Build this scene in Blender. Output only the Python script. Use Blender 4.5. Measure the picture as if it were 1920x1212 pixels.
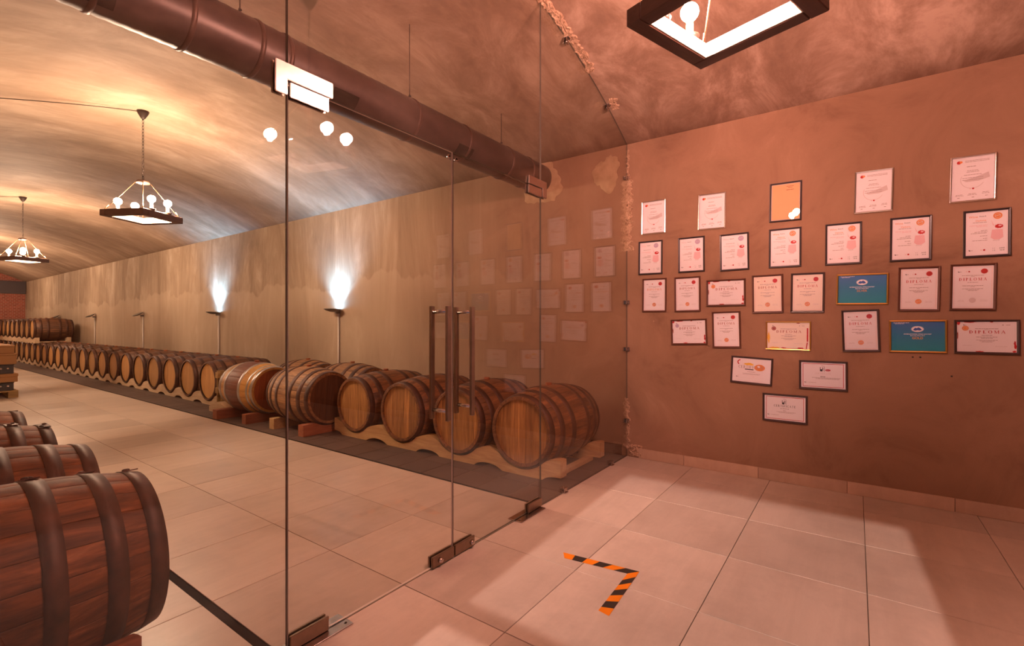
import bpy, bmesh, math, random
from mathutils import Vector, Matrix
random.seed(7)
PI = math.pi
for o in list(bpy.data.objects):
    bpy.data.objects.remove(o)
S = bpy.context.scene
C = S.collection

# ------------------------------------------------------------------ camera
cam_d = bpy.data.cameras.new('camera')
cam_d.sensor_fit = 'HORIZONTAL'
cam_d.sensor_width = 36.0
cam_d.lens = 36.0 * 897.0 / 1920.0
cam_d.clip_start = 0.02
cam = bpy.data.objects.new('camera', cam_d)
C.objects.link(cam)
cam.location = (0, 0, 1.256)
cam.rotation_euler = (PI / 2, 0, math.radians(35.70 - 90))
S.camera = cam

# ------------------------------------------------------------------ world, sun, exposure
W = bpy.data.worlds.new('world'); S.world = W
W.use_nodes = True
W.node_tree.nodes['Background'].inputs[0].default_value = (0.45, 0.62, 1.0, 1)
W.node_tree.nodes['Background'].inputs[1].default_value = 0.5
sun_d = bpy.data.lights.new('sun_door_offscreen', 'SUN')   # daylight through the entrance door beside the camera
sun_d.energy = 3.2
sun_d.color = (1.0, 0.76, 0.71)
sun_d.angle = math.radians(.7)
sun = bpy.data.objects.new('sun_door_offscreen', sun_d); C.objects.link(sun)
sun.location = (-6, 0, 4)
SUN_EL = math.radians(24.7)
sun.rotation_euler = Vector((math.cos(SUN_EL), 0.045, -math.sin(SUN_EL))).to_track_quat('-Z', 'Y').to_euler()
S.view_settings.view_transform = 'Standard'
S.view_settings.look = 'None'
S.view_settings.exposure = 0.0
S.view_settings.gamma = 1.0
S.view_settings.use_curve_mapping = False
S.cycles.use_denoising = True
S.cycles.sample_clamp_indirect = 6.0
S.cycles.max_bounces = 10
S.cycles.transparent_max_bounces = 24
S.cycles.caustics_reflective = False
S.cycles.caustics_refractive = False

FRONT_BULB = ((1.0, 0.485, 0.385), 1400.0)
CELLAR_BULB = ((1.0, 0.70, 0.49), 1300.0)
UPLIGHT = ((0.28, 0.60, 1.0), 260.0)

# ------------------------------------------------------------------ room numbers
XW, XL = 4.307, -0.55             # long wall face, opposite wall face
XC = (XW + XL) / 2
YG = 1.757                        # glass partition
YB, YE = -4.4, 27.8               # back of front room, end of cellar
ZS, RISE = 2.943, 0.60
HW = (XW - XL) / 2
RV = (HW * HW + RISE * RISE) / (2 * RISE)
def vault(x):
    d = x - XC
    return ZS + RISE - (RV - math.sqrt(max(RV * RV - d * d, 0)))

# ------------------------------------------------------------------ helpers
def link(o, parent=None):
    C.objects.link(o)
    if parent is not None: o.parent = parent
    return o
def obj(name, me, mat=None, parent=None, loc=None, rot=None):
    if isinstance(me, bmesh.types.BMesh):
        bm = me; me = bpy.data.meshes.new(name); bm.to_mesh(me); bm.free()
    if mat is not None and len(me.materials) == 0:
        for m in (mat if isinstance(mat, (list, tuple)) else [mat]): me.materials.append(m)
    o = bpy.data.objects.new(name, me)
    if loc is not None: o.location = loc
    if rot is not None: o.rotation_euler = rot
    return link(o, parent)
def mesh_from(name, bm, mat):
    me = bpy.data.meshes.new(name); bm.to_mesh(me); bm.free()
    for m in (mat if isinstance(mat, (list, tuple)) else [mat]): me.materials.append(m)
    return me
def tag(o, label, cat, group=None):
    o['label'] = label; o['category'] = cat
    if group: o['group'] = group
    return o
def thing(name, label, cat, loc=(0, 0, 0), rot=(0, 0, 0), group=None):
    o = bpy.data.objects.new(name, None); o.empty_display_size = .1
    o.location = loc; o.rotation_euler = rot
    C.objects.link(o)
    return tag(o, label, cat, group)
def struct(o):
    o['kind'] = 'structure'; return o
def box(bm, x0, y0, z0, x1, y1, z1, mi=0):
    v = [bm.verts.new(p) for p in ((x0,y0,z0),(x1,y0,z0),(x1,y1,z0),(x0,y1,z0),(x0,y0,z1),(x1,y0,z1),(x1,y1,z1),(x0,y1,z1))]
    for q in ((3,2,1,0),(4,5,6,7),(0,1,5,4),(1,2,6,5),(2,3,7,6),(3,0,4,7)):
        bm.faces.new([v[i] for i in q]).material_index = mi
    return v
def bbox(x0, y0, z0, x1, y1, z1, bev=0.0, seg=1):
    bm = bmesh.new(); box(bm, x0, y0, z0, x1, y1, z1)
    if bev: bmesh.ops.bevel(bm, geom=bm.edges[:], offset=bev, segments=seg, affect='EDGES')
    return bm
def smooth(bm, ang=None):
    for f in bm.faces: f.smooth = True
    return bm
def tube(bm, pts, r, n=10, cap=True, mi=0):
    pts = [Vector(p) for p in pts]; rings = []
    rr = r if isinstance(r, (list, tuple)) else [r] * len(pts)
    for i, p in enumerate(pts):
        d = (pts[min(i+1, len(pts)-1)] - pts[max(i-1, 0)]).normalized()
        a = d.orthogonal().normalized() if i == 0 else (a - d * a.dot(d)).normalized()
        b = d.cross(a)
        rings.append([bm.verts.new(p + (a * math.cos(2*PI*k/n) + b * math.sin(2*PI*k/n)) * rr[i]) for k in range(n)])
    for i in range(len(rings) - 1):
        for k in range(n):
            f = bm.faces.new((rings[i][k], rings[i][(k+1) % n], rings[i+1][(k+1) % n], rings[i+1][k])); f.smooth = True; f.material_index = mi
    if cap:
        bm.faces.new(rings[0][::-1]).material_index = mi; bm.faces.new(rings[-1]).material_index = mi
    return bm
def lathe(bm, prof, n=24, axis='Z', cap=True, mi=0):
    """prof: list of (r, h) revolved about axis"""
    rings = []
    for r, h in prof:
        ring = []
        for k in range(n):
            c, s = math.cos(2*PI*k/n) * r, math.sin(2*PI*k/n) * r
            ring.append(bm.verts.new((c, s, h) if axis == 'Z' else (h, c, s)))
        rings.append(ring)
    for i in range(len(rings) - 1):
        for k in range(n):
            f = bm.faces.new((rings[i][k], rings[i][(k+1) % n], rings[i+1][(k+1) % n], rings[i+1][k])); f.smooth = True; f.material_index = mi
    if cap:
        bm.faces.new(rings[0][::-1]).material_index = mi; bm.faces.new(rings[-1]).material_index = mi
    return bm
def prism(bm, poly, axis, a, b, mi=0):
    """poly 2-D outline extruded from a to b along axis ('X': poly=(y,z), 'Y': poly=(x,z), 'Z': poly=(x,y))"""
    def P(p, t):
        return (t, p[0], p[1]) if axis == 'X' else ((p[0], t, p[1]) if axis == 'Y' else (p[0], p[1], t))
    va = [bm.verts.new(P(p, a)) for p in poly]; vb = [bm.verts.new(P(p, b)) for p in poly]
    fs = [bm.faces.new(va), bm.faces.new(vb[::-1])]
    n = len(poly)
    for i in range(n): fs.append(bm.faces.new((va[i], vb[i], vb[(i+1) % n], va[(i+1) % n])))
    for f in fs: f.material_index = mi
    return bm
def fixn(bm):
    bmesh.ops.recalc_face_normals(bm, faces=bm.faces[:]); return bm

# ------------------------------------------------------------------ materials
class NT:
    def __init__(s, name, rough=.6, metal=0.0, spec=None):
        s.m = bpy.data.materials.new(name); s.m.use_nodes = True
        s.t = s.m.node_tree; s.b = s.t.nodes['Principled BSDF']
        s.b.inputs['Roughness'].default_value = rough; s.b.inputs['Metallic'].default_value = metal
        if spec is not None: s.b.inputs['Specular IOR Level'].default_value = spec
    def n(s, kind, **kw):
        nd = s.t.nodes.new(kind)
        for k, v in kw.items():
            if k.startswith('i_'):
                key = k[2:]
                nd.inputs[int(key) if key.isdigit() else key].default_value = v
            else: setattr(nd, k, v)
        return nd
    def l(s, a, b): s.t.links.new(a, b)
    def coords(s, scale=(1, 1, 1), rnd=False, kind='Object'):
        tc = s.n('ShaderNodeTexCoord'); mp = s.n('ShaderNodeMapping')
        mp.inputs['Scale'].default_value = scale
        s.l(tc.outputs[kind], mp.inputs['Vector'])
        if rnd:
            oi = s.n('ShaderNodeObjectInfo'); mu = s.n('ShaderNodeMath', operation='MULTIPLY', i_1=37.0)
            s.l(oi.outputs['Random'], mu.inputs[0])
            cb = s.n('ShaderNodeCombineXYZ')
            for i in range(3): s.l(mu.outputs[0], cb.inputs[i])
            s.l(cb.outputs[0], mp.inputs['Location'])
        return mp.outputs[0]
    def noise(s, vec, scale, detail=6, rough=.6, dist=0.0):
        nz = s.n('ShaderNodeTexNoise'); nz.inputs['Scale'].default_value = scale; nz.inputs['Detail'].default_value = detail
        nz.inputs['Roughness'].default_value = rough; nz.inputs['Distortion'].default_value = dist
        s.l(vec, nz.inputs['Vector']); return nz.outputs['Fac']
    def ramp(s, fac, stops):
        r = s.n('ShaderNodeValToRGB'); e = r.color_ramp.elements
        while len(e) < len(stops): e.new(.5)
        for k, (p, c) in enumerate(stops):
            e[k].position = p; e[k].color = (*c, 1) if len(c) == 3 else c
        s.l(fac, r.inputs[0]); return r.outputs['Color']
    def mix(s, fac, a, b, mode='MIX'):
        m = s.n('ShaderNodeMix', data_type='RGBA', blend_type=mode)
        for sock, v in ((0, fac), (6, a), (7, b)):
            if hasattr(v, 'is_linked'): s.l(v, m.inputs[sock])
            elif sock == 0: m.inputs[0].default_value = v
            else: m.inputs[sock].default_value = (*v, 1)
        return m.outputs[2]
    def math(s, op, a, b=0.0, clamp=False):
        m = s.n('ShaderNodeMath', operation=op, use_clamp=clamp)
        for i, v in enumerate((a, b)):
            if hasattr(v, 'is_linked'): s.l(v, m.inputs[i])
            else: m.inputs[i].default_value = v
        return m.outputs[0]
    def color(s, c):
        if hasattr(c, 'is_linked'): s.l(c, s.b.inputs['Base Color'])
        else: s.b.inputs['Base Color'].default_value = (*c, 1)
        return s
    def bump(s, h, strength=.3, dist=.01):
        b = s.n('ShaderNodeBump'); b.inputs['Strength'].default_value = strength; b.inputs['Distance'].default_value = dist
        s.l(h, b.inputs['Height']); s.l(b.outputs[0], s.b.inputs['Normal']); return s
    def roughsock(s, r): s.l(r, s.b.inputs['Roughness']); return s

def mat_plain(name, c, rough=.6, metal=0.0, spec=None):
    return NT(name, rough, metal, spec).color(c).m
def mat_wood(name, light, dark, grain=(1.2, 14, 14), rough=.62, rnd=.35, bump=.25, scale=1.0):
    t = NT(name, rough)
    v = t.coords(tuple(g * scale for g in grain), rnd=True)
    n1 = t.noise(v, 2.2, 7, .62, .6); n2 = t.noise(v, 7.0, 5, .6)
    col = t.ramp(n1, [(.30, dark), (.50, tuple((a + b) / 2 for a, b in zip(light, dark))), (.72, light)])
    col = t.mix(t.ramp(n2, [(.35, (0, 0, 0)), (.6, (1, 1, 1))]), t.mix(.55, col, dark), col)
    oi = t.n('ShaderNodeObjectInfo')
    k = t.math('ADD', t.math('MULTIPLY', oi.outputs['Random'], rnd * 2), 1 - rnd)
    hs = t.n('ShaderNodeHueSaturation'); t.l(col, hs.inputs['Color']); t.l(k, hs.inputs['Value'])
    t.color(hs.outputs[0]); t.bump(n2, bump, .004)
    return t.m

M = {}
# long plaster wall: smoother in the front room, streaked and patched in the cellar
def plaster_wall():
    t = NT('plaster_wall', .82, spec=.25)
    v = t.coords()
    big = t.noise(v, .7, 5, .6, .4); mid = t.noise(v, 1.7, 9, .66, .9)
    vs = t.coords((1, 1.1, .24)); streak = t.noise(vs, 1.7, 9, .68, .9)
    fine = t.noise(t.coords((1, 6, .45)), 2.2, 6, .66, .4)
    base = t.ramp(mid, [(.28, (.190, .104, .064)), (.45, (.290, .164, .102)), (.58, (.330, .190, .120)), (.76, (.430, .265, .178))])
    smoothc = t.mix(t.ramp(big, [(.40, (0, 0, 0)), (.66, (.5, .5, .5))]), base, (.325, .185, .115))
    st = t.ramp(streak, [(.26, (.165, .118, .082)), (.42, (.285, .206, .142)), (.55, (.420, .315, .225)), (.70, (.640, .530, .420))])
    st = t.mix(.12, st, t.ramp(fine, [(.34, (.17, .12, .08)), (.62, (.46, .35, .25))]))
    st = t.mix(t.ramp(mid, [(.42, (0, 0, 0)), (.64, (.6, .6, .6))]), st, (.33, .235, .16))
    # horizontal plaster lift with ragged edge at ~1.9 m in the cellar
    sep = t.n('ShaderNodeSeparateXYZ'); tc = t.n('ShaderNodeTexCoord'); t.l(tc.outputs['Object'], sep.inputs[0])
    wob = t.math('MULTIPLY', t.noise(t.coords((1, .8, .1)), 1.1, 5, .6), 1.1)
    lift = t.math('SUBTRACT', t.math('ADD', sep.outputs[2], wob), 2.42)
    liftm = t.math('MULTIPLY', t.math('MULTIPLY', lift, -30.0, True), .52, True)
    st = t.mix(liftm, st, (.50, .385, .28))
    far = t.math('DIVIDE', t.math('SUBTRACT', sep.outputs[1], YG - .5), 5.0, True)
    t.color(t.mix(far, smoothc, st))
    t.bump(t.math('ADD', mid, t.math('MULTIPLY', streak, .8)), .22, .012)
    return t.m
M['wall'] = plaster_wall()
def plaster_vault():
    t = NT('plaster_vault', .72, spec=.3)
    v = t.coords((.26, 1.25, .26)); s1 = t.noise(v, 1.8, 9, .66, .8)
    v2 = t.coords((.5, 3.6, .5)); s2 = t.noise(v2, 2.4, 7, .7, .3)
    big = t.noise(t.coords(), .8, 6, .62, .8); mid = t.noise(t.coords((.8, 1.3, 1)), 1.7, 9, .70, .5)
    col = t.ramp(s1, [(.26, (.165, .116, .074)), (.42, (.265, .196, .128)), (.58, (.365, .282, .198)), (.76, (.500, .420, .325))])
    col = t.mix(.16, col, t.ramp(s2, [(.32, (.19, .125, .08)), (.66, (.48, .36, .26))]))
    blot = t.ramp(mid, [(.28, (.155, .086, .058)), (.45, (.270, .162, .112)), (.52, (.360, .230, .165)), (.64, (.540, .380, .290))])
    sep = t.n('ShaderNodeSeparateXYZ'); tc = t.n('ShaderNodeTexCoord'); t.l(tc.outputs['Object'], sep.inputs[0])
    far = t.math('DIVIDE', t.math('SUBTRACT', sep.outputs[1], 1.5), 2.5, True)
    col = t.mix(t.math('ADD', t.math('MULTIPLY', far, .52), .08), blot, col)
    col = t.mix(t.ramp(big, [(.44, (0, 0, 0)), (.64, (.5, .5, .5))]), col, (.20, .125, .082))
    t.color(col); t.bump(t.math('ADD', s1, mid), .22, .015)
    return t.m
M['vault'] = plaster_vault()
def mat_tile(name, a, b, streak=(1, 1, 1), rough=.36, rnd=.12):
    t = NT(name, rough, spec=.35)
    v = t.coords((.8, 5.0, 1), rnd=True); n1 = t.noise(v, 2.4, 8, .68, .5)
    n2 = t.noise(t.coords((1, 1, 1), rnd=True), 3.5, 7, .7)
    col = t.mix(t.ramp(n1, [(.30, (.25, .25, .25)), (.72, (.75, .75, .75))]), a, b)
    col = t.mix(t.ramp(n2, [(.36, (.35, .35, .35)), (.56, (0, 0, 0))]), col, tuple(x * .72 for x in a))
    oi = t.n('ShaderNodeObjectInfo'); k = t.math('ADD', t.math('MULTIPLY', oi.outputs['Random'], 2 * rnd), 1 - rnd)
    hs = t.n('ShaderNodeHueSaturation'); t.l(col, hs.inputs['Color']); t.l(k, hs.inputs['Value'])
    t.color(hs.outputs[0])
    t.roughsock(t.math('ADD', t.math('MULTIPLY', n2, .3), rough - .15))
    t.bump(n1, .06, .003)
    return t.m
M['tile'] = mat_tile('stone_tile', (.46, .375, .305), (.62, .515, .43))
M['dark_tile'] = mat_tile('dark_stone_tile', (.060, .036, .027), (.105, .066, .049), rough=.6, rnd=.15)
M['skirt_tile'] = mat_tile('skirting_tile', (.48, .32, .22), (.60, .42, .30), rough=.5)
M['grout'] = mat_plain('grout', (.14, .09, .06), .9)
M['dark_grout'] = mat_plain('dark_grout', (.27, .19, .14), .9)
M['black'] = mat_plain('black_rubber', (.008, .007, .006), .9, 0.0, .1)
def mat_brick():
    t = NT('red_brick', .85)
    tc = t.n('ShaderNodeTexCoord'); mp = t.n('ShaderNodeMapping'); mp.inputs['Rotation'].default_value = (PI / 2, 0, 0)
    t.l(tc.outputs['Object'], mp.inputs['Vector'])
    b = t.n('ShaderNodeTexBrick'); t.l(mp.outputs[0], b.inputs['Vector'])
    b.inputs['Color1'].default_value = (.34, .075, .045, 1); b.inputs['Color2'].default_value = (.24, .05, .03, 1)
    b.inputs['Mortar'].default_value = (.36, .24, .18, 1); b.inputs['Scale'].default_value = 4.0
    b.inputs['Mortar Size'].default_value = .02
    t.color(b.outputs[0]); return t.m
M['brick'] = mat_brick()
M['beam_dark'] = mat_plain('dark_lintel', (.05, .04, .045), .7)
# woods
M['stave'] = mat_wood('stave_oak', (.36, .150, .052), (.055, .020, .009), (1.0, 9, 9), .55, .20)
def mat_near():
    t = NT('stave_oak_near', .66, spec=.3)
    v = t.coords((1.1, 8, 8), rnd=True); n1 = t.noise(v, 2.0, 8, .68, .8); n2 = t.noise(t.coords((4, 30, 30), rnd=True), 2.0, 4, .6)
    sm = t.noise(t.coords((1.6, 3.2, 3.2), rnd=True), 2.2, 7, .7, .6)
    col = t.ramp(n1, [(.30, (.050, .017, .008)), (.47, (.165, .058, .021)), (.60, (.27, .098, .034)), (.76, (.40, .165, .062))])
    col = t.mix(t.ramp(sm, [(.48, (0, 0, 0)), (.66, (.8, .8, .8))]), col, (.050, .020, .011))
    oi = t.n('ShaderNodeObjectInfo'); k = t.math('ADD', t.math('MULTIPLY', oi.outputs['Random'], .34), .83)
    hs = t.n('ShaderNodeHueSaturation'); t.l(col, hs.inputs['Color']); t.l(k, hs.inputs['Value'])
    t.color(hs.outputs[0]); t.bump(n2, .2, .003); return t.m
M['stave_near'] = mat_near()
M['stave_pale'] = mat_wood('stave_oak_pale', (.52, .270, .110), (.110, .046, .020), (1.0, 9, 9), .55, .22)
M['head'] = mat_wood('head_oak', (.60, .31, .095), (.20, .080, .024), (11, 11, .9), .55, .30)
M['head_dark'] = mat_wood('head_oak_dark', (.16, .060, .022), (.05, .018, .008), (11, 11, .9), .55, .2)
M['head_new'] = mat_wood('head_stained', (.40, .105, .026), (.24, .055, .014), (9, 9, .8), .5, .1)
def mat_far_stave():
    t = NT('stave_oak_row', .58)
    at = t.n('ShaderNodeAttribute', attribute_name='stave')
    v = t.coords((1.0, 11, 11), rnd=True); n1 = t.noise(v, 2.2, 6, .62, .5)
    col = t.ramp(n1, [(.30, (.036, .015, .008)), (.52, (.120, .050, .022)), (.74, (.26, .118, .050))])
    hs = t.n('ShaderNodeHueSaturation'); t.l(col, hs.inputs['Color']); t.l(at.outputs['Fac'], hs.inputs['Value'])
    oi = t.n('ShaderNodeObjectInfo')
    t.color(t.mix(t.math('MULTIPLY', oi.outputs['Random'], .35), hs.outputs[0], (.06, .024, .012))); return t.m
M['far_stave'] = mat_far_stave()
M['far_head'] = mat_wood('head_oak_row', (.66, .37, .13), (.36, .17, .055), (11, 11, .9), .55, .25)
def mat_new_stave():
    t = NT('stave_new_oak', .5)
    v = t.coords((1.2, 14, 14), rnd=True); n1 = t.noise(v, 2.2, 6, .6, .4)
    y = t.ramp(n1, [(.3, (.42, .20, .045)), (.7, (.66, .37, .10))])
    r = t.ramp(n1, [(.3, (.14, .045, .024)), (.7, (.24, .085, .045))])
    sep = t.n('ShaderNodeSeparateXYZ'); tc = t.n('ShaderNodeTexCoord'); t.l(tc.outputs['Object'], sep.inputs[0])
    band = t.math('LESS_THAN', t.math('ABSOLUTE', sep.outputs[0], 0), .168)
    t.color(t.mix(band, y, r)); return t.m
M['new_stave'] = mat_new_stave()
def mat_iron(name, a, b, rough=.55, metal=.75):
    t = NT(name, rough, metal)
    n = t.noise(t.coords((1, 1, 1), rnd=True), 9, 8, .7)
    t.color(t.ramp(n, [(.34, a), (.66, b)])); t.bump(n, .15, .003); return t.m
M['hoop'] = mat_iron('rusty_hoop', (.030, .014, .010), (.105, .040, .023), .55, .25)
M['hoop_zinc'] = mat_iron('galvanised_hoop', (.38, .36, .34), (.56, .54, .51), .32, .9)
M['rail'] = mat_wood('rack_timber', (.80, .62, .42), (.52, .36, .22), (5, 1.0, 9), .7, .12, scale=1.2)
M['rail_fresh'] = mat_wood('rack_timber_fresh', (.74, .50, .23), (.46, .26, .10), (5, 1.0, 9), .65, .12, scale=1.2)
M['block_red'] = mat_wood('red_block', (.44, .14, .055), (.22, .06, .024), (1.5, 9, 9), .6, .15)
M['pallet'] = mat_wood('pallet_timber', (.50, .33, .13), (.26, .155, .055), (1.2, 8, 8), .7, .2)
M['card'] = mat_plain('brown_cardboard', (.36, .185, .075), .8)
M['crate'] = mat_plain('dark_plastic_crate', (.030, .030, .036), .4)
# metals
M['duct'] = mat_iron('painted_duct', (.042, .027, .026), (.068, .043, .040), .40, .30)
M['duct_band'] = mat_iron('duct_band', (.065, .034, .028), (.09, .05, .04), .45, .4)
M['dark_iron'] = mat_plain('dark_iron', (.045, .03, .024), .5, .5)
M['steel'] = mat_iron('brushed_steel', (.40, .34, .31), (.54, .47, .43), .27, 1.0)
M['steel_bright'] = mat_plain('polished_steel', (.66, .58, .54), .16, 1.0)
M['bronze'] = mat_iron('bronze_fitting', (.26, .19, .135), (.36, .265, .195), .33, .9)
M['grey_metal'] = mat_plain('grey_lamp_metal', (.20, .18, .16), .45, .6)
M['conduit'] = mat_plain('grey_conduit', (.58, .52, .47), .5, .2)
M['lamp_wood'] = mat_wood('lamp_beam', (.125, .062, .042), (.065, .032, .024), (1.5, 9, 9), .42, .1)
M['lamp_lining'] = mat_plain('cream_lining', (.88, .80, .64), .5)
M['rod'] = mat_plain('brass_rod', (.60, .40, .24), .35, .8)
def mat_rough():
    t = NT('broken_plaster', .95, spec=.1)
    n = t.noise(t.coords(), 55, 6, .7); n2 = t.noise(t.coords(), 9, 5, .6)
    c = t.ramp(n, [(.34, (.14, .08, .048)), (.43, (.44, .28, .18)), (.60, (.66, .46, .32))])
    t.color(t.mix(t.ramp(n2, [(.4, (.3, .3, .3)), (.6, (0, 0, 0))]), c, (.32, .19, .12))); t.bump(n, .8, .01); return t.m
M['rough'] = mat_rough()
M['patch'] = mat_iron('filler_plaster', (.40, .27, .155), (.58, .42, .27), .9, 0.0)
def mat_emit(name, c, k):
    m = bpy.data.materials.new(name); m.use_nodes = True; t = m.node_tree; t.nodes.clear()
    e = t.nodes.new('ShaderNodeEmission'); e.inputs[0].default_value = (*c, 1); e.inputs[1].default_value = k
    o = t.nodes.new('ShaderNodeOutputMaterial'); t.links.new(e.outputs[0], o.inputs[0]); return m
M['bulb_front'] = mat_emit('glowing_bulb_rose', *FRONT_BULB)
M['bulb_cellar'] = mat_emit('glowing_bulb_warm', *CELLAR_BULB)
M['lens_on'] = mat_emit('lit_lens', UPLIGHT[0], 40.0)
M['lens_off'] = mat_plain('unlit_lens', (.25, .25, .25), .2)
def mat_glass(name, tint, f0, smears=False):
    """thin clear glass: transparent with a Fresnel-like gloss on both faces"""
    m = bpy.data.materials.new(name); m.use_nodes = True; t = m.node_tree; t.nodes.clear()
    N = t.nodes.new
    tr = N('ShaderNodeBsdfTransparent'); tr.inputs[0].default_value = (*tint, 1)
    gl = N('ShaderNodeBsdfGlossy'); gl.inputs['Roughness'].default_value = 0.0; gl.inputs[0].default_value = (1, 1, 1, 1)
    lw = N('ShaderNodeLayerWeight'); lw.inputs[0].default_value = .5
    p = N('ShaderNodeMath'); p.operation = 'POWER'; p.inputs[1].default_value = 4.0
    k = N('ShaderNodeMath'); k.operation = 'MULTIPLY_ADD'; k.inputs[1].default_value = 1 - f0; k.inputs[2].default_value = f0
    t.links.new(lw.outputs['Facing'], p.inputs[0]); t.links.new(p.outputs[0], k.inputs[0])
    mx = N('ShaderNodeMixShader'); t.links.new(k.outputs[0], mx.inputs[0]); t.links.new(tr.outputs[0], mx.inputs[1]); t.links.new(gl.outputs[0], mx.inputs[2])
    out = N('ShaderNodeOutputMaterial'); t.links.new(mx.outputs[0], out.inputs[0]); return m
M['glass'] = mat_glass('clear_glass', (.955, .94, .92), .040)
M['pane'] = mat_glass('picture_glass', (1, 1, 1), .018)
M['glass_edge'] = NT('glass_edge', .2).color((.10, .085, .07)).m
M['glass_edge_pale'] = NT('glass_edge_pale', .25).color((.78, .68, .62)).m

# ------------------------------------------------------------------ room shell
def vault_mesh():
    bm = bmesh.new(); n = 40
    prof = [(-.95, ZS)] + [(XL + (XW - XL) * k / n, vault(XL + (XW - XL) * k / n)) for k in range(n + 1)] + [(4.70, ZS)]
    ys = [YB - .2, -2, 0, 2, 6, 12, 20, YE + .3]
    inn = [[bm.verts.new((x, y, z)) for x, z in prof] for y in ys]
    for j in range(len(ys) - 1):
        for i in range(len(prof) - 1):
            f = bm.faces.new((inn[j][i], inn[j+1][i], inn[j+1][i+1], inn[j][i+1])); f.smooth = 0 < i < len(prof) - 2
    prof2 = [(-.95, ZS + .3), (4.70, ZS + .3)]
    top = [(-.95, ZS + .25), (-.2, ZS + .75), (XC, ZS + .95), (4.0, ZS + .75), (4.70, ZS + .25)]
    a = [bm.verts.new((x, ys[0], z)) for x, z in top]; b = [bm.verts.new((x, ys[-1], z)) for x, z in top]
    for i in range(4): bm.faces.new((a[i], a[i+1], b[i+1], b[i]))
    lo = [bm.verts.new((x, ys[0], z)) for x, z in prof]; hi = [bm.verts.new((x, ys[-1], z)) for x, z in prof]
    bm.faces.new(lo + a[::-1]); bm.faces.new(hi[::-1] + b)
    for s in (0, -1):
        q = [bm.verts.new(p) for p in ((prof[s][0], ys[0], ZS), (prof[s][0], ys[-1], ZS), (prof[s][0], ys[-1], ZS + .25), (prof[s][0], ys[0], ZS + .25))]
        bm.faces.new(q)
    return bm
struct(obj('ceiling', vault_mesh(), M['vault']))
wall_right = struct(obj('wall_right', bbox(XW, YB - .2, -.05, XW + .25, YE + .3, ZS), M['wall']))
DY0, DY1, DZ = -.50, 1.335, 2.10          # door opening in the near side wall
bm = bmesh.new()
box(bm, XL - .25, YB - .2, -.05, XL, DY0, ZS); box(bm, XL - .25, DY1, -.05, XL, YG, ZS); box(bm, XL - .25, DY0, DZ, XL, DY1, ZS)
struct(obj('wall_left', bm, M['wall']))
struct(obj('wall_left', bbox(XL - .25, YG, -.05, XL, YE + .3, ZS), M['wall']))
bm = bmesh.new(); box(bm, XL - .25, YB - .2, -.05, XW + .25, YB, 3.75)
struct(obj('wall_back', bm, M['wall']))
bm = bmesh.new(); box(bm, XL - .25, YE, -.05, XW + .25, YE + .25, 3.75)
wall_end = struct(obj('wall_end', bm, M['brick']))
obj('lintel', bbox(XL + .02, YE - .22, 2.45, XW - .02, YE, 2.95), M['beam_dark'], wall_end)
# door in the side wall that lets the daylight in
dr = thing('door_1', 'glazed entrance door in the side wall', 'door', (XL, DY0, 0)); struct(dr)
del dr['category']; del dr['label']
bm = bmesh.new(); w = DY1 - DY0
for y0, z0, y1, z1 in ((0, 0, .03, DZ), (w - .03, 0, w, DZ), (.03, DZ - .03, w - .03, DZ), (.03, 0, w - .03, .05)):
    box(bm, -.14, y0, z0, -.09, y1, z1)
obj('door_frame', bm, M['dark_iron'], dr)
obj('push_rail', bbox(-.135, .03, .98, -.095, w - .03, 1.05), M['dark_iron'], dr)
obj('pane', bbox(-.118, .03, .05, -.112, w - .03, DZ - .03), M['glass'], dr)

# floor slab and tiles
floor = struct(obj('floor', bbox(XL - .25, YB - .2, -.10, XW + .25, YE + .3, -.010), M['grout']))
TS = .60; GAP = .0016
def tile_mesh(w, d, mat, h=.012, g=GAP):
    return mesh_from('tile', bbox(g, g, -h, w - g, d - g, 0, .0012), mat)
tcache = {}
def tile(parent, x0, y0, x1, y1, mat, z=0.0, name='tile'):
    key = (round(x1 - x0, 3), round(y1 - y0, 3), mat.name)
    if key not in tcache: tcache[key] = tile_mesh(x1 - x0, y1 - y0, mat, g=.0036 if mat is M['dark_tile'] else GAP)
    return obj(name, tcache[key], None, parent, (x0, y0, z + random.uniform(-.0004, .0004)))
cols = [XL, -.24, .36, .96, 1.56, 2.16, 2.76, 3.36, 3.96, XW]
rows = [YG - TS * k for k in range(0, 8)]
for j in range(6):
    for i in range(len(cols) - 1):
        tile(floor, cols[i], rows[j+1], cols[i+1], rows[j], M['tile'])
bm = bmesh.new()                                    # behind the camera
for j in range(6, 11):
    for i in range(len(cols) - 1):
        box(bm, cols[i] + .0016, YG - TS * (j + 1) + .0016, -.012, cols[i+1] - .0016, YG - TS * j - .0016, 0)
o = obj('tile_field', bm, M['tile'], floor); o['kind'] = 'stuff'
acol = [.962, 1.56, 2.16, 2.785]
for j in range(27):
    for i in range(3):
        tile(floor, acol[i], YG + TS * j, acol[i+1], YG + TS * (j + 1), M['tile'])
bm = bmesh.new()
for j in range(27, 44):
    for i in range(3):
        box(bm, acol[i] + .0016, YG + TS * j + .0016, -.012, acol[i+1] - .0016, YG + TS * (j + 1) - .0016, 0)
o = obj('tile_field', bm, M['tile'], floor); o['kind'] = 'stuff'
lcol = [XL, -.27, .33, .925]
for j in range(6):
    for i in range(3):
        tile(floor, lcol[i], YG + TS * j, lcol[i+1], YG + TS * (j + 1), M['tile'])
bm = bmesh.new()
for j in range(6, 44):
    for i in range(3):
        box(bm, lcol[i] + .0016, YG + TS * j + .0016, -.012, lcol[i+1] - .0016, YG + TS * (j + 1) - .0016, 0)
o = obj('tile_field', bm, M['tile'], floor); o['kind'] = 'stuff'
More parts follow.
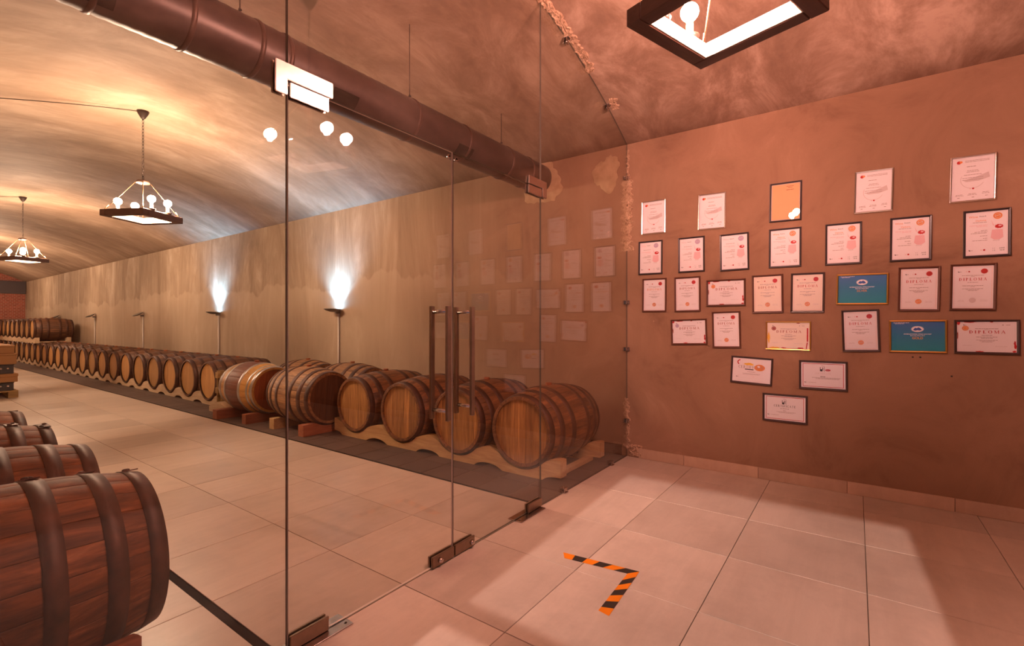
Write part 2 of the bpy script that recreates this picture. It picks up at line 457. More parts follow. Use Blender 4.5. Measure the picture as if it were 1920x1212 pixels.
# dark tiled strip under the wall barrels
strip = struct(obj('floor_strip', bbox(2.800, YG, -.02, XW, YE, -.0035), M['dark_grout']))
nd = 0
for j in range(60):
    for i in range(5):
        x0 = 2.80 + .3 * i; x1 = min(x0 + .3, XW); y0 = YG + .3 * j
        if (i == 0 and j < 44) or (i == 1 and j < 20) or (i >= 2 and j < 3):
            tile(strip, x0, y0, x1, y0 + .3, M['dark_tile'], name='dark_tile'); nd += 1
bm = bmesh.new()
for j in range(86):
    for i in range(5):
        if (i == 0 and j < 44) or (i == 1 and j < 20) or (i >= 2 and j < 3): continue
        x0 = 2.80 + .3 * i; x1 = min(x0 + .3, XW)
        box(bm, x0 + .0016, YG + .3 * j + .0016, -.012, x1 - .0016, YG + .3 * (j + 1) - .0016, 0)
o = obj('dark_tile_field', bm, M['dark_tile'], strip); o['kind'] = 'stuff'
struct(obj('trim_1', bbox(2.787, YG, -.02, 2.799, YE, .004), M['black']))
# black drain gutter
gut = bmesh.new(); box(gut, .927, YG + .004, -.02, .961, 14.0, -.004)
struct(obj('trim_2', gut, M['black']))
# baseboards
bb = struct(obj('baseboard_right', bbox(XW - .004, -4.3, 0, XW, 1.64, .084), M['grout']))
joints = [1.64, 1.228, .64, .052, -.535, -1.12, -1.71]
for a, b in zip(joints, joints[1:]):
    obj('skirting_tile', bbox(XW - .013, b + .0015, .001, XW - .002, a - .0015, .090, .001), M['skirt_tile'], bb)
bb2 = struct(obj('baseboard_cellar', bbox(XW - .004, YG + .05, 0, XW, YE, .095), M['dark_grout']))
for k in range(6):
    obj('skirting_tile', bbox(XW - .012, YG + .05 + .3 * k, .001, XW - .002, YG + .348 + .3 * k, .10, .001), M['dark_tile'], bb2)

# broken plaster along the glass edge
def rough_patch(name, parent, P, nu, nv, edge, amp, mat, seed):
    """P(u,v) -> (point, normal); ragged outline from noise; lumpy relief"""
    rnd = random.Random(seed); bm = bmesh.new(); g = {}
    for i in range(nu + 1):
        lo = edge * rnd.random(); hi = 1 - edge * rnd.random()
        for j in range(nv + 1):
            v = lo + (hi - lo) * j / nv
            p, n = P(i / nu + rnd.uniform(-.2, .2) / nu, v)
            border = i in (0, nu) or j in (0, nv)
            g[i, j] = bm.verts.new(Vector(p) + Vector(n) * (-.003 if border else rnd.uniform(.1, 1) * amp))
    for i in range(nu):
        for j in range(nv):
            bm.faces.new((g[i, j], g[i+1, j], g[i+1, j+1], g[i, j+1]))
    fixn(bm)
    o = obj(name, bm, mat, parent)
    return o
def wallP(y0, y1, z0, z1):
    return lambda u, v: ((XW, y0 + (y1 - y0) * v, z0 + (z1 - z0) * u), (-1, 0, 0))
ceil_o = bpy.data.objects['ceiling']
rough_patch('broken_plaster', wall_right, wallP(YG - .075, YG + .075, 1.93, 2.64), 46, 10, .30, .014, M['rough'], 1)
rough_patch('broken_plaster', wall_right, wallP(YG - .030, YG + .010, 2.62, 2.90), 20, 5, .35, .010, M['rough'], 2)
rough_patch('broken_plaster', wall_right, wallP(YG - .040, YG + .050, .06, .55), 30, 6, .4, .014, M['rough'], 3)
rough_patch('broken_plaster', wall_right, wallP(YG - .16, YG - .01, .0, .12), 8, 10, .2, .020, M['rough'], 4)
def archP(x0, x1, y0, y1):
    def f(u, v):
        x = x0 + (x1 - x0) * u
        nx = (XC - x) / RV
        return (x, y0 + (y1 - y0) * v, vault(x)), (nx, 0, -math.sqrt(1 - nx * nx))
    return f
rough_patch('broken_plaster', ceil_o, archP(2.70, 3.52, YG - .085, YG + .02), 44, 8, .35, .014, M['rough'], 5)
rough_patch('broken_plaster', ceil_o, archP(3.80, 3.93, YG - .13, YG + .01), 10, 8, .35, .012, M['rough'], 6)
def blob(name, parent, yc, zc, ry, rz, seed, mat, th=.006):
    rnd = random.Random(seed); bm = bmesh.new(); n = 40; rings = []
    wob = [1 + .16 * math.sin(3 * 2 * PI * k / n + seed) + rnd.uniform(-.09, .09) for k in range(n)]
    for q, h in ((1.0, -.002), (.93, th), (.6, th + .003), (.25, th)):
        rings.append([bm.verts.new((XW - h - rnd.uniform(0, .002), yc + ry * q * wob[k] * math.cos(2*PI*k/n), zc + rz * q * wob[k] * math.sin(2*PI*k/n))) for k in range(n)])
    for a, b in zip(rings, rings[1:]):
        for k in range(n): bm.faces.new((a[k], a[(k+1) % n], b[(k+1) % n], b[k])).smooth = True
    bm.faces.new(rings[-1])
    return obj(name, fixn(bm), mat, parent)
blob('filler_patch', wall_right, 1.965, 2.70, .135, .175, 1, M['patch'])
blob('filler_patch', wall_right, 2.70, 2.74, .23, .23, 3, M['patch'])
for y, z in ((1.50, 1.272), (1.02, 1.06), (.78, 1.25), (.56, 1.33), (-.32, 1.02), (-.36, 1.02), (-.52, .9)):
    bm = bmesh.new(); lathe(bm, [(.001, .0), (.006, .001), (.004, .004), (.001, .004)], 8); 
    obj('wall_plug', bm, M['rough'] if z > 1.03 else M['dark_iron'], wall_right, (XW, y, z), (0, -PI / 2, 0))

# ------------------------------------------------------------------ glass partition
GT = .010
XD0, XD1, XD2 = .978, 1.897, 2.777
ZT = 2.172
def pane_bm(outline):
    bm = bmesh.new(); prism(bm, outline, 'Y', -GT / 2, GT / 2); fixn(bm)
    for f in bm.faces: f.material_index = 0 if abs(f.normal.y) > .9 else 1
    return bm
def arch_outline(x0, x1, zb, n=24):
    return [(x0, zb), (x1, zb)] + [(x1 + (x0 - x1) * k / n, vault(x1 + (x0 - x1) * k / n) - .004) for k in range(n + 1)]
GM = [M['glass'], M['glass_edge']]; GP = [M['glass'], M['glass_edge_pale']]
def clip(parent, x, z, onwall, ang=0.0):
    bm = bmesh.new()
    for s in (-1, 1):
        box(bm, -.022, s * .013 - .006, -.018, .022, s * .013 + .006, .018)
    box(bm, .022 if onwall else -.022, -.028, -.018, .030 if onwall else .022, .028, .018 if onwall else -.010)
    bmesh.ops.bevel(bm, geom=bm.edges[:], offset=.002, segments=1, affect='EDGES')
    o = obj('glass_clip', bm, M['steel'], parent, (x, 0, z), (0, ang, 0))
    b2 = bmesh.new(); lathe(b2, [(.007, 0), (.007, .004), (.004, .006)], 10)
    obj('clip_screw', b2, M['steel_bright'], o, (0, -.019, 0), (PI / 2, 0, 0))
    return o
pr = thing('glass_panel', 'tall fixed glass panel meeting the certificate wall under the arch', 'glass panel', (0, YG, 0))
obj('pane', pane_bm(arch_outline(XD2 + .003, XW - .002, .004)), GM, pr)
for z in (2.62, 1.45, 1.01, .336): clip(pr, XW - .030, z, True)
for x in (3.102, 3.937): clip(pr, x, .020, False)
for x in (3.142, 3.859):
    nx = (x - XC) / RV
    clip(pr, x - .03 * nx, vault(x) - .030, True, -PI / 2 + math.asin(nx))
pl = thing('glass_panel', 'wide fixed glass panel in front of the large barrel by the black gutter', 'glass panel', (0, YG, 0))
obj('pane', pane_bm(arch_outline(XL + .002, XD0 - .003, .004)), GM, pl)
pt = thing('transom_panel', 'arched glass transom panel over the double glass door', 'glass panel', (0, YG, ZT))
obj('pane', pane_bm([(x, z - ZT) for x, z in arch_outline(XD0 + .001, XD2 - .001, ZT + .003, 30)]), GM, pt)
def plate(bm, x0, z0, x1, z1, both=True):
    for s in ((-1, 1) if both else (-1,)):
        y0, y1 = sorted((s * (GT / 2 + .0005), s * (GT / 2 + .013)))
        box(bm, x0, y0, z0, x1, y1, z1)
def fitting(name, parent, x0, z0, x1, z1, mat, poly=None):
    bm = bmesh.new()
    if poly is None: plate(bm, x0, z0, x1, z1)
    else:
        for s in (-1, 1):
            y0, y1 = sorted((s * (GT / 2 + .0005), s * (GT / 2 + .013))); prism(bm, poly, 'Y', y0, y1)
        fixn(bm)
    bmesh.ops.bevel(bm, geom=bm.edges[:], offset=.0022, segments=2, affect='EDGES')
    return obj(name, bm, mat, parent)
# L-shaped connector plates belong to the transom
fitting('patch_fitting', pt, 0, 0, 0, 0, M['steel'], [(.925, -.054), (.972, -.054), (.972, .004), (1.165, .004), (1.165, .066), (.925, .066)])
fitting('patch_fitting', pt, 0, 0, 0, 0, M['steel'], [(2.615, .004), (2.782, .004), (2.782, -.055), (2.835, -.055), (2.835, .058), (2.615, .058)])
def glass_door(x0, x1, hinge, label):
    d = thing('glass_door', label, 'glass door', (0, YG, 0))
    obj('pane', pane_bm([(x0 + .0025, .010), (x1 - .0025, .010), (x1 - .0025, ZT - .002), (x0 + .0025, ZT - .002)]), GP if hinge == 0 else GM, d)
    hx = (x0 + .004, x0 + .168) if hinge == 0 else (x1 - .168, x1 - .004)
    fitting('top_patch', d, hx[0], ZT - .058, hx[1], ZT - .003, M['steel'])
    fitting('bottom_patch', d, hx[0], .008, hx[1], .064, M['bronze'])
    lx = (x1 - .165, x1 - .004) if hinge == 0 else (x0 + .004, x0 + .165)
    lk = fitting('lock_patch', d, lx[0], .008, lx[1], .064, M['bronze'])
    mid = (lx[0] + lx[1]) / 2 - (.03 if hinge == 0 else -.05)
    bm = bmesh.new(); lathe(bm, [(.013, 0), (.013, .010), (.010, .018), (.006, .019)], 14)
    obj('lock_cylinder', bm, M['steel_bright'], lk, (mid, -GT / 2 - .013, .036), (PI / 2, 0, 0))
    bx = x1 - .028 if hinge == 0 else x0 + .028
    for s in (-1, 1):
        bm = bmesh.new(); lathe(bm, [(.011, 0), (.011, .006), (.007, .010)], 12)
        obj('top_bolt', bm, M['steel_bright'], d, (bx, s * GT / 2, ZT - .03), (-s * PI / 2 * -1, 0, 0))
    hxc = x1 - .094 if hinge == 0 else x0 + .095
    hd = obj('pull_handle', bbox(hxc - .0125, -.068, .752, hxc + .0125, -.048, 1.345, .002), M['bronze'], d)
    obj('grip_bar', bbox(hxc - .0125, .048, .752, hxc + .0125, .068, 1.345, .002), M['bronze'], hd)
    for z in (.80, 1.315):
        bm = bmesh.new(); tube(bm, [(hxc, -.05, z), (hxc, .05, z)], .010, 12)
        obj('standoff', bm, M['steel'], hd)
    return d
glass_door(XD0, XD1, 0, 'glass door leaf with pull handle hung beside the wide bare-edged fixed panel')
glass_door(XD1, XD2, 1, 'glass door leaf with pull handle hung beside the panel of the certificate wall')
def floor_plate(x0, x1, label):
    t = thing('floor_spring', label, 'floor plate', ((x0 + x1) / 2, YG, 0))
    w = (x1 - x0) / 2
    obj('cover_plate', bbox(-w, -.055, .0008, w, .050, .006, .0015), M['steel'], t)
    for sx in (-w + .02, w - .02):
        bm = bmesh.new(); lathe(bm, [(.006, .005), (.006, .0075), (.003, .008)], 8)
        obj('screw', bm, M['dark_iron'], t, (sx, -.03, 0))
floor_plate(.96, 1.235, 'worn steel floor spring plate under the door leaf by the wide fixed panel')
floor_plate(2.47, 2.76, 'steel floor spring plate under the door leaf near the certificate wall')

# ------------------------------------------------------------------ air duct
DYC, DZC, DR = 2.73, 2.78, .15
dt = thing('air_duct', 'dark brown round spiral air duct hanging behind the glass partition', 'air duct', (XL, DYC, DZC))
bm = bmesh.new(); L = XW - XL
prof = []
nseg = 160
for k in range(nseg + 1):
    h = L * k / nseg
    prof.append((DR + (.0025 if k % 2 == 0 else 0), h))
lathe(bm, prof, 40, 'X')
obj('duct_pipe', bm, M['duct'], dt)
for x in (.18, .62, .98, 1.31, 1.47, 2.45, 3.02, 3.63, 3.98):
    bm = bmesh.new(); lathe(bm, [(DR - .01, -.014), (DR + .006, -.012), (DR + .008, 0), (DR + .006, .012), (DR - .01, .014)], 40, 'X')
    obj('joint_band', bm, M['duct_band'], dt, (x - XL, 0, 0))
for x in (.60, 1.84, 2.98):
    bm = bmesh.new(); n = 6
    a0, a1 = math.radians(208), math.radians(248)       # cylinder angle seen from below in front
    pts = [(math.cos(a0 + (a1 - a0) * k / n) * (DR + .004), math.sin(a0 + (a1 - a0) * k / n) * (DR + .004)) for k in range(n + 1)]
    pts += [(p[0] * .93, p[1] * .93) for p in pts[::-1]]
    prism(bm, pts, 'X', -.09, .09); fixn(bm)
    obj('vent_slot', bm, M['black'], dt, (x - XL, 0, 0))
for x in (.04, 1.254, 2.477, 3.625):
    bm = bmesh.new(); tube(bm, [(0, 0, DR - .01), (0, 0, vault(x) - DZC + .01)], .0035, 6)
    h = obj('hanger_rod', bm, M['dark_iron'], dt, (x - XL, 0, 0))
    bm = bmesh.new(); tube(bm, [(0, 0, DR), (0, .01, DR + .03), (0, .0, DR + .045), (0, -.012, DR + .03)], .006, 6)
    obj('hook', bm, M['dark_iron'], h)

# ------------------------------------------------------------------ barrels
BL, RE, RB = .90, .288, .340
def rad(x, off=0.0):
    return RE + (RB - RE) * (1 - (2 * x / BL) ** 2) + off
NS = 24
def stave_mesh(mat):
    bm = bmesh.new(); xs = [-BL/2 + BL * k / 8 for k in range(9)]; half = PI / NS
    rings = []
    for x in xs:
        r = rad(x); g = .0005 / r
        a = [(-half + g, r - .0009), (-half + g + .010, r), (0, r * 1.0008), (half - g - .010, r), (half - g, r - .0009), (half - g, r - .026), (-half + g, r - .026)]
        rings.append([bm.verts.new((x, q * math.sin(t), q * math.cos(t))) for t, q in a])
    m = len(rings[0])
    for i in range(8):
        for k in range(m):
            f = bm.faces.new((rings[i][k], rings[i][(k+1) % m], rings[i+1][(k+1) % m], rings[i+1][k]))
            f.smooth = k in (0, 1, 2, 3)
    bm.faces.new(rings[0]); bm.faces.new(rings[-1][::-1])
    return mesh_from('stave', fixn(bm), mat)
def ring_mesh(x0, x1, th, mat, n=48):
    bm = bmesh.new()
    lathe(bm, [(rad(x0) - .004, x0), (rad(x0, th), x0), (rad((x0 + x1) / 2, th), (x0 + x1) / 2), (rad(x1, th), x1), (rad(x1) - .004, x1)], n, 'X', cap=False)
    return mesh_from('hoop', fixn(bm), mat)
HOOPS = [(-.448, -.392), (-.325, -.265), (-.165, -.105), (.105, .165), (.265, .325), (.392, .448)]
def head_board_meshes(r, n, x, mat, th=.016):
    out = []; w = 2 * r / n
    for i in range(n):
        a, b = -r + w * i + .0008, -r + w * (i + 1) - .0008
        def zz(y): return math.sqrt(max(r * r - y * y, 0))
        m = 5
        up = [(a + (b - a) * k / m, zz(a + (b - a) * k / m)) for k in range(m + 1)]
        lo = [(y, -z) for y, z in up[::-1]]
        poly = [p for k, p in enumerate(up + lo) if k == 0 or (p[0] - (up + lo)[k-1][0]) ** 2 + (p[1] - (up + lo)[k-1][1]) ** 2 > 1e-8]
        if (poly[0][0] - poly[-1][0]) ** 2 + (poly[0][1] - poly[-1][1]) ** 2 < 1e-8: poly.pop()
        bm = bmesh.new(); prism(bm, poly, 'X', x - th / 2, x + th / 2); fixn(bm)
        out.append(mesh_from('head_board', bm, mat))
    return out
def disc_mesh(r, x, mat, th=.016, n=40):
    bm = bmesh.new(); lathe(bm, [(r, x - th / 2), (r, x + th / 2)], n, 'X'); 
    for f in bm.faces: f.smooth = False
    return mesh_from('head', fixn(bm), mat)
def bung_mesh(mat):
    bm = bmesh.new(); lathe(bm, [(.026, -.01), (.030, .016), (.027, .020)], 12); return mesh_from('bung', bm, mat)
def lap_mesh(mat):
    bm = bmesh.new(); box(bm, -.026, -.05, 0, .026, .05, .004)
    for sx, sy in ((-.01, -.026), (.01, .026)):
        v0 = len(bm.verts); lathe(bm, [(.011, .003), (.010, .009), (.004, .012)], 8)
        bm.verts.ensure_lookup_table()
        for v in bm.verts[v0:]: v.co += Vector((sx, sy, 0))
    return mesh_from('rivet_lap', bm, mat)
SET = {}
def barrel_set(kind):
    if kind in SET: return SET[kind]
    if kind == 'near': d = dict(st=stave_mesh(M['stave_near']), hp=M['hoop'], hd=M['head'], hd2=M['head_dark'])
    elif kind == 'right': d = dict(st=stave_mesh(M['stave']), hp=M['hoop'], hd=M['head'], hd2=M['head_dark'])
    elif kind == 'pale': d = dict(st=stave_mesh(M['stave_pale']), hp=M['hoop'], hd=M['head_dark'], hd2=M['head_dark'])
    elif kind == 'new': d = dict(st=stave_mesh(M['new_stave']), hp=M['hoop_zinc'], hd=M['head_new'], hd2=M['head_new'])
    d['hoops'] = [ring_mesh(a, b, .0032, d['hp']) for a, b in (HOOPS if kind != 'new' else [(-.448, -.402), (-.365, -.335), (-.212, -.166), (.166, .212), (.335, .365), (.402, .448)])]
    d['boards'] = head_board_meshes(.268, 7, -BL / 2 + .030, d['hd'])
    d['back'] = disc_mesh(.268, BL / 2 - .030, d['hd2'])
    d['darkfront'] = None
    d['bung'] = bung_mesh(M['block_red']); d['lap'] = lap_mesh(d['hp'])
    SET[kind] = d; return d
def barrel(kind, label, x, y, zc, rz, group=None, roll=0.0, boards=True):
    """lies along local X; local -X head is the one seen"""
    d = barrel_set(kind)
    t = thing('wine_barrel', label, 'barrel', (x, y, zc - RB), (0, 0, rz), group)
    for k in range(NS):
        obj('stave', d['st'], None, t, (0, 0, RB), (2 * PI * (k + .5) / NS + roll, 0, 0))
    for i, hm in enumerate(d['hoops']):
        h = obj('hoop', hm, None, t, (0, 0, RB), (0, 0, 0))
        a, b = HOOPS[i]; xm = (a + b) / 2
        th = roll + (.25 if kind == 'near' else 2.4) + .1 * (i % 2)
        r = rad(xm, .0025)
        lp = obj('rivet_lap', d['lap'], None, h, (xm, -r * math.sin(th), r * math.cos(th)), (th, 0, 0))
    for m in d['boards']: obj('head_board', m, None, t, (0, 0, RB), (roll * .3, 0, 0))
    obj('head', d['back'], None, t, (0, 0, RB))
    obj('bung', d['bung'], None, t, (0, 0, 2 * RB))
    return t
ZC = .362
HX = 3.235
xc = HX + BL / 2
barrel('right', 'brown oak barrel at the end of the short rack beside the certificate wall glass', xc, 2.244, ZC, 0, 'barrels on the short rack', .05)
barrel('right', 'oak barrel behind the glass door handles, second on the short rack', xc, 2.955, ZC, 0, 'barrels on the short rack', -.1)
barrel('right', 'oak barrel third on the short rack counted from its glass end', xc, 3.71, ZC, 0, 'barrels on the short rack', .12)
barrel('right', 'oak barrel last on the short rack, next to the barrel lying on the timber block', xc, 4.466, ZC, 0, 'barrels on the short rack', .02)
# odd barrels lying the other way: seen head points at the glass
def cross_barrel(kind, label, hx, hy, zc, nx, ny, roll=0.0, group=None):
    n = Vector((nx, ny)).normalized(); c = Vector((hx, hy)) - n * BL / 2
    return barrel(kind, label, c.x, c.y, zc, math.atan2(-n.y, -n.x), group, roll)
cross_barrel('pale', 'oak barrel lying crosswise on timber blocks, dark head turned to the glass door', 3.255, 4.90, .395, .0, -1, .3)
cross_barrel('new', 'new yellow oak barrel with wine-red middle band and shiny zinc hoops', 3.22, 6.08, .395, .0, -1, .5)
cross_barrel('pale', 'pale-lit oak barrel against the wall, behind the last barrel of the short rack', 3.95, 5.00, .385, .02, -1, .2)
cross_barrel('pale', 'pale-lit oak barrel against the wall, under the bright wall lamp', 3.93, 6.02, .385, .02, -1, -.2)
# near barrels behind the gutter
for k, (y, lab) in enumerate(((2.341, 'large oak barrel with wide rusty hoops right behind the glass, beside the black gutter'),
                              (3.09, 'oak barrel by the black gutter, second from the glass panel'),
                              (3.84, 'oak barrel by the black gutter, third from the glass panel'),
                              (4.60, 'oak barrel by the black gutter, fourth from the glass panel'))):
    barrel('near', lab, .690 - BL / 2 + .005, y, ZC, PI, 'barrels beside the gutter', (.0, .4, -.3, .2)[k])

# long row
def far_body():
    bm = bmesh.new(); lay = bm.loops.layers.float_color.new('stave'); n = NS * 2; xs = [-BL/2 + BL * k / 6 for k in range(7)]
    rings = [[bm.verts.new((x, rad(x) * math.sin(2*PI*k/n), rad(x) * math.cos(2*PI*k/n))) for k in range(n)] for x in xs]
    inn = []
    for s in (0, -1):
        inn.append([bm.verts.new((xs[s], .265 * math.sin(2*PI*k/n), .265 * math.cos(2*PI*k/n))) for k in range(n)])
    val = [random.uniform(.7, 1.5) for _ in range(NS)]
    def paint(f, k):
        for lp in f.loops: lp[lay] = (val[k // 2],) * 3 + (1,)
    for i in range(6):
        for k in range(n):
            f = bm.faces.new((rings[i][k], rings[i][(k+1) % n], rings[i+1][(k+1) % n], rings[i+1][k])); f.smooth = True; paint(f, k)
    for k in range(n):
        paint(bm.faces.new((inn[0][k], inn[0][(k+1) % n], rings[0][(k+1) % n], rings[0][k])), k)
        paint(bm.faces.new((rings[-1][k], rings[-1][(k+1) % n], inn[1][(k+1) % n], inn[1][k])), k)
    return mesh_from('barrel_body', fixn(bm), M['far_stave'])
FAR = dict(body=far_body(), hoops=[ring_mesh(a, b, .0032, M['hoop'], 32) for a, b in HOOPS],
           head=disc_mesh(.266, -BL / 2 + .028, M['far_head'], n=32), back=disc_mesh(.266, BL / 2 - .028, M['head_dark'], n=32), bung=bung_mesh(M['block_red']))
def far_barrel(label, x, y, zc, rz, group):
    t = thing('wine_barrel', label, 'barrel', (x, y, zc - RB), (0, 0, rz), group)
    obj('barrel_body', FAR['body'], None, t, (0, 0, RB), (random.choice((0, 1, 2, 3, 5, 7)) * 2 * PI / NS, 0, 0))
    for hm in FAR['hoops']: obj('hoop', hm, None, t, (0, 0, RB))
    obj('head', FAR['head'], None, t, (0, 0, RB)); obj('head', FAR['back'], None, t, (0, 0, RB))
    obj('bung', FAR['bung'], None, t, (0, 0, 2 * RB))
    return t
ORD = ['first', 'second', 'third', 'fourth', 'fifth', 'sixth', 'seventh', 'eighth', 'ninth', 'tenth', 'eleventh', 'twelfth', 'thirteenth', 'fourteenth', 'fifteenth', 'sixteenth', 'seventeenth', 'eighteenth', 'nineteenth', 'twentieth', 'twenty-first', 'twenty-second', 'twenty-third', 'twenty-fourth', 'twenty-fifth', 'twenty-sixth', 'twenty-seventh']
RY0, RSP, RN = 8.10, .745, 26
for k in range(RN):
    far_barrel('%s oak barrel from the upright pallet in the bottom tier of the long row' % ORD[k] if k else 'oak barrel at the end of the long row, beside the upright pallet',
               xc, RY0 + RSP * k, ZC, 0, 'barrels in the long row')
UY0, UN = RY0 + RSP * 16, 10
ZU = 1.068
for k in range(UN):
    far_barrel('%s oak barrel from the open end of the upper tier' % ORD[k] if k else 'oak barrel at the open end of the upper tier, its whole side showing',
               xc, UY0 + RSP * k, ZU, 0, 'barrels in the upper tier')

# ------------------------------------------------------------------ wave-cut racks
def rmax(a, b):
    """largest barrel radius, hoop included, over the span a..b of its axis"""
    return max(rad(a + (b - a) * k / 20) for k in range(21)) + .0034
BITE = .002                                               # barrels press this far into the timber
def wave_rail(cr, pre, post, hi, depth, arch, mat, R, zc, Rlow=None, zlow=None):
    """rail along +Y, thickness 0..0.095 in X; cradles cut to the barrel's own curve at the y of cr"""
    y0, y1 = cr[0] - pre, cr[-1] + post; m = 26 * len(cr); top = []; bot = []
    ext = [2 * cr[0] - cr[1]] + list(cr) + [2 * cr[-1] - cr[-2]]
    for k in range(m + 1):
        y = y0 + (y1 - y0) * k / m
        q = min(range(len(ext)), key=lambda i: abs(ext[i] - y)); dy = abs(y - ext[q])
        nb = ext[min(q + 1, len(ext) - 1)] if y > ext[q] else ext[max(q - 1, 0)]
        sp = abs(nb - ext[q]) or .745
        ph = math.cos(2 * PI * dy / sp)                   # 1 under a barrel, -1 between
        t = hi - depth * (.5 + .5 * ph) ** .85
        if dy < R: t = min(t, zc - math.sqrt(R * R - dy * dy) + BITE)
        b = math.sqrt(max(0, -ph - .30) / .70) * arch
        if Rlow and dy < Rlow: b = max(b, zlow + math.sqrt(Rlow * Rlow - dy * dy) - BITE)
        top.append((y, t)); bot.append((y, b))
    bm = bmesh.new(); prism(bm, top + bot[::-1], 'X', 0, .095); fixn(bm)
    return mesh_from('rail', bm, mat)
def rack(label, y, cr, z, xs, bx, mat, group=None, pre=.36, post=.36, hi=.178, depth=.09, arch=.042, zb=None, zl=None):
    """cr: cradle offsets along Y, bx: x of the barrel centres, zb/zl: axis heights of the barrels above and below"""
    t = thing('barrel_rack', label, 'barrel rack', (0, y, z), group=group)
    for x in xs:
        R = rmax(x - bx, x + .095 - bx)
        obj('rail', wave_rail(cr, pre, post, hi, depth, arch, mat, R, zb - z, R if zl else None, (zl or 0) - z), None, t, (x, 0, 0))
    for yy in (cr[0] - pre + .10, cr[-1] + post - .10):
        obj('cross_bar', bbox(xs[0] + .09, yy - .03, .012 + (arch if zl else 0), xs[1] + .005, yy + .03, .045 + (arch if zl else 0)), mat, t)
    return t
rack('pale wave-cut timber rack carrying the four barrels nearest the glass', 2.244, (0, .711, 1.466, 2.222), 0, (3.250, 3.955), xc, M['rail_fresh'], pre=.375, post=.36, zb=ZC)
k = 0
while k < RN:
    n = min(3, RN - k)
    rack('%s whitish wave-cut rack from the upright pallet under the long barrel row' % ORD[k // 3] if k else 'whitish wave-cut timber rack under the end of the long row by the pallet',
         RY0 + RSP * k, [RSP * q for q in range(n)], 0, (3.250, 3.955), xc, M['rail'], 'racks under the long row', pre=RSP / 2 - .003, post=RSP / 2 - .003, zb=ZC)
    k += n
k = 0
while k < UN:
    n = min(5, UN - k)
    rack(('whitish wave-cut rack between the two barrel tiers at their open end', 'whitish wave-cut rack between the tiers near the brick end wall')[k // 5], UY0 + RSP * k,
         [RSP * q for q in range(n)], .640, (3.250, 3.955), xc, M['rail'], 'racks between the tiers', pre=RSP / 2 - .003, post=RSP / 2 - .003, hi=.180, depth=.05, arch=.02, zb=ZU, zl=ZC)
    k += n
# rack under the gutter barrels
rack('timber rack under the barrels beside the black gutter', 2.341, (0, .749, 1.499, 2.259), 0, (-.10, .50), .245, M['block_red'], pre=.34, post=.36, zb=ZC)
# short offcut of wave rail between the pallet and the yellow barrel
o = obj('rack_rail', wave_rail((0, .745), -.14, -.09, .150, .09, .035, M['rail'], .30, .40), None, None, (3.030, 6.86, 0))
tag(o, 'short pale wave-cut rail offcut on the floor between upright pallet and yellow barrel', 'timber rail')
# blocks under the crosswise barrels
def block(label, cx, cy, lx, ly, h, mat, bar):
    """bar = (axis x, axis height, barrel centre y): the top is hollowed to that barrel"""
    ax, zc, by = bar; R = rmax(cy - ly / 2 - by, cy + ly / 2 - by); top = []
    for k in range(25):
        x = -lx / 2 + lx * k / 24; dx = abs(cx + x - ax)
        top.append((x, min(h, zc - math.sqrt(R * R - dx * dx) + BITE) if dx < R else h))
    bm = bmesh.new(); prism(bm, [(-lx / 2, 0)] + top + [(lx / 2, 0)], 'Y', -ly / 2, ly / 2); fixn(bm)
    o = obj('timber_block', bm, mat, None, (cx, cy, 0))
    return tag(o, label, 'timber block')
cross = (3.255, .395, 5.35); yel = (3.22, .395, 6.53)
block('reddish sawn timber block under the crosswise oak barrel beside the short rack', 3.26, 4.98, .66, .10, .125, M['block_red'], cross)
block('pale-ended timber beam under the rear end of the crosswise oak barrel', 3.22, 5.62, .56, .10, .125, M['rail_fresh'], cross)
block('orange timber block under the head end of the yellow barrel', 3.16, 6.17, .56, .10, .120, M['block_red'], yel)
block('dark red timber block under the far end of the yellow barrel', 3.14, 6.80, .66, .12, .120, M['block_red'], yel)
block('low timber block under the wall barrel behind the short rack', 3.925, 5.45, .50, .55, .062, M['pallet'], (3.95, .385, 5.45))
block('low timber block under the wall barrel below the bright lamp', 3.925, 6.47, .50, .55, .062, M['pallet'], (3.93, .385, 6.47))
# upright pallet
t = thing('wooden_pallet', 'pale wooden pallet standing upright between the long row and the yellow barrel', 'pallet', (3.13, 7.48, 0))
for z in (.02, .235, .455): obj('stringer', bbox(0, 0, z, .95, .085, z + .085, .004), M['pallet'], t)
for x in (.03, .24, .45, .66, .85): obj('deck_board', bbox(x, .086, .0, x + .095, .108, .56, .002), M['pallet'], t)
for x in (.035, .46, .84): obj('deck_board', bbox(x, -.021, .0, x + .085, -.001, .56, .002), M['pallet'], t)
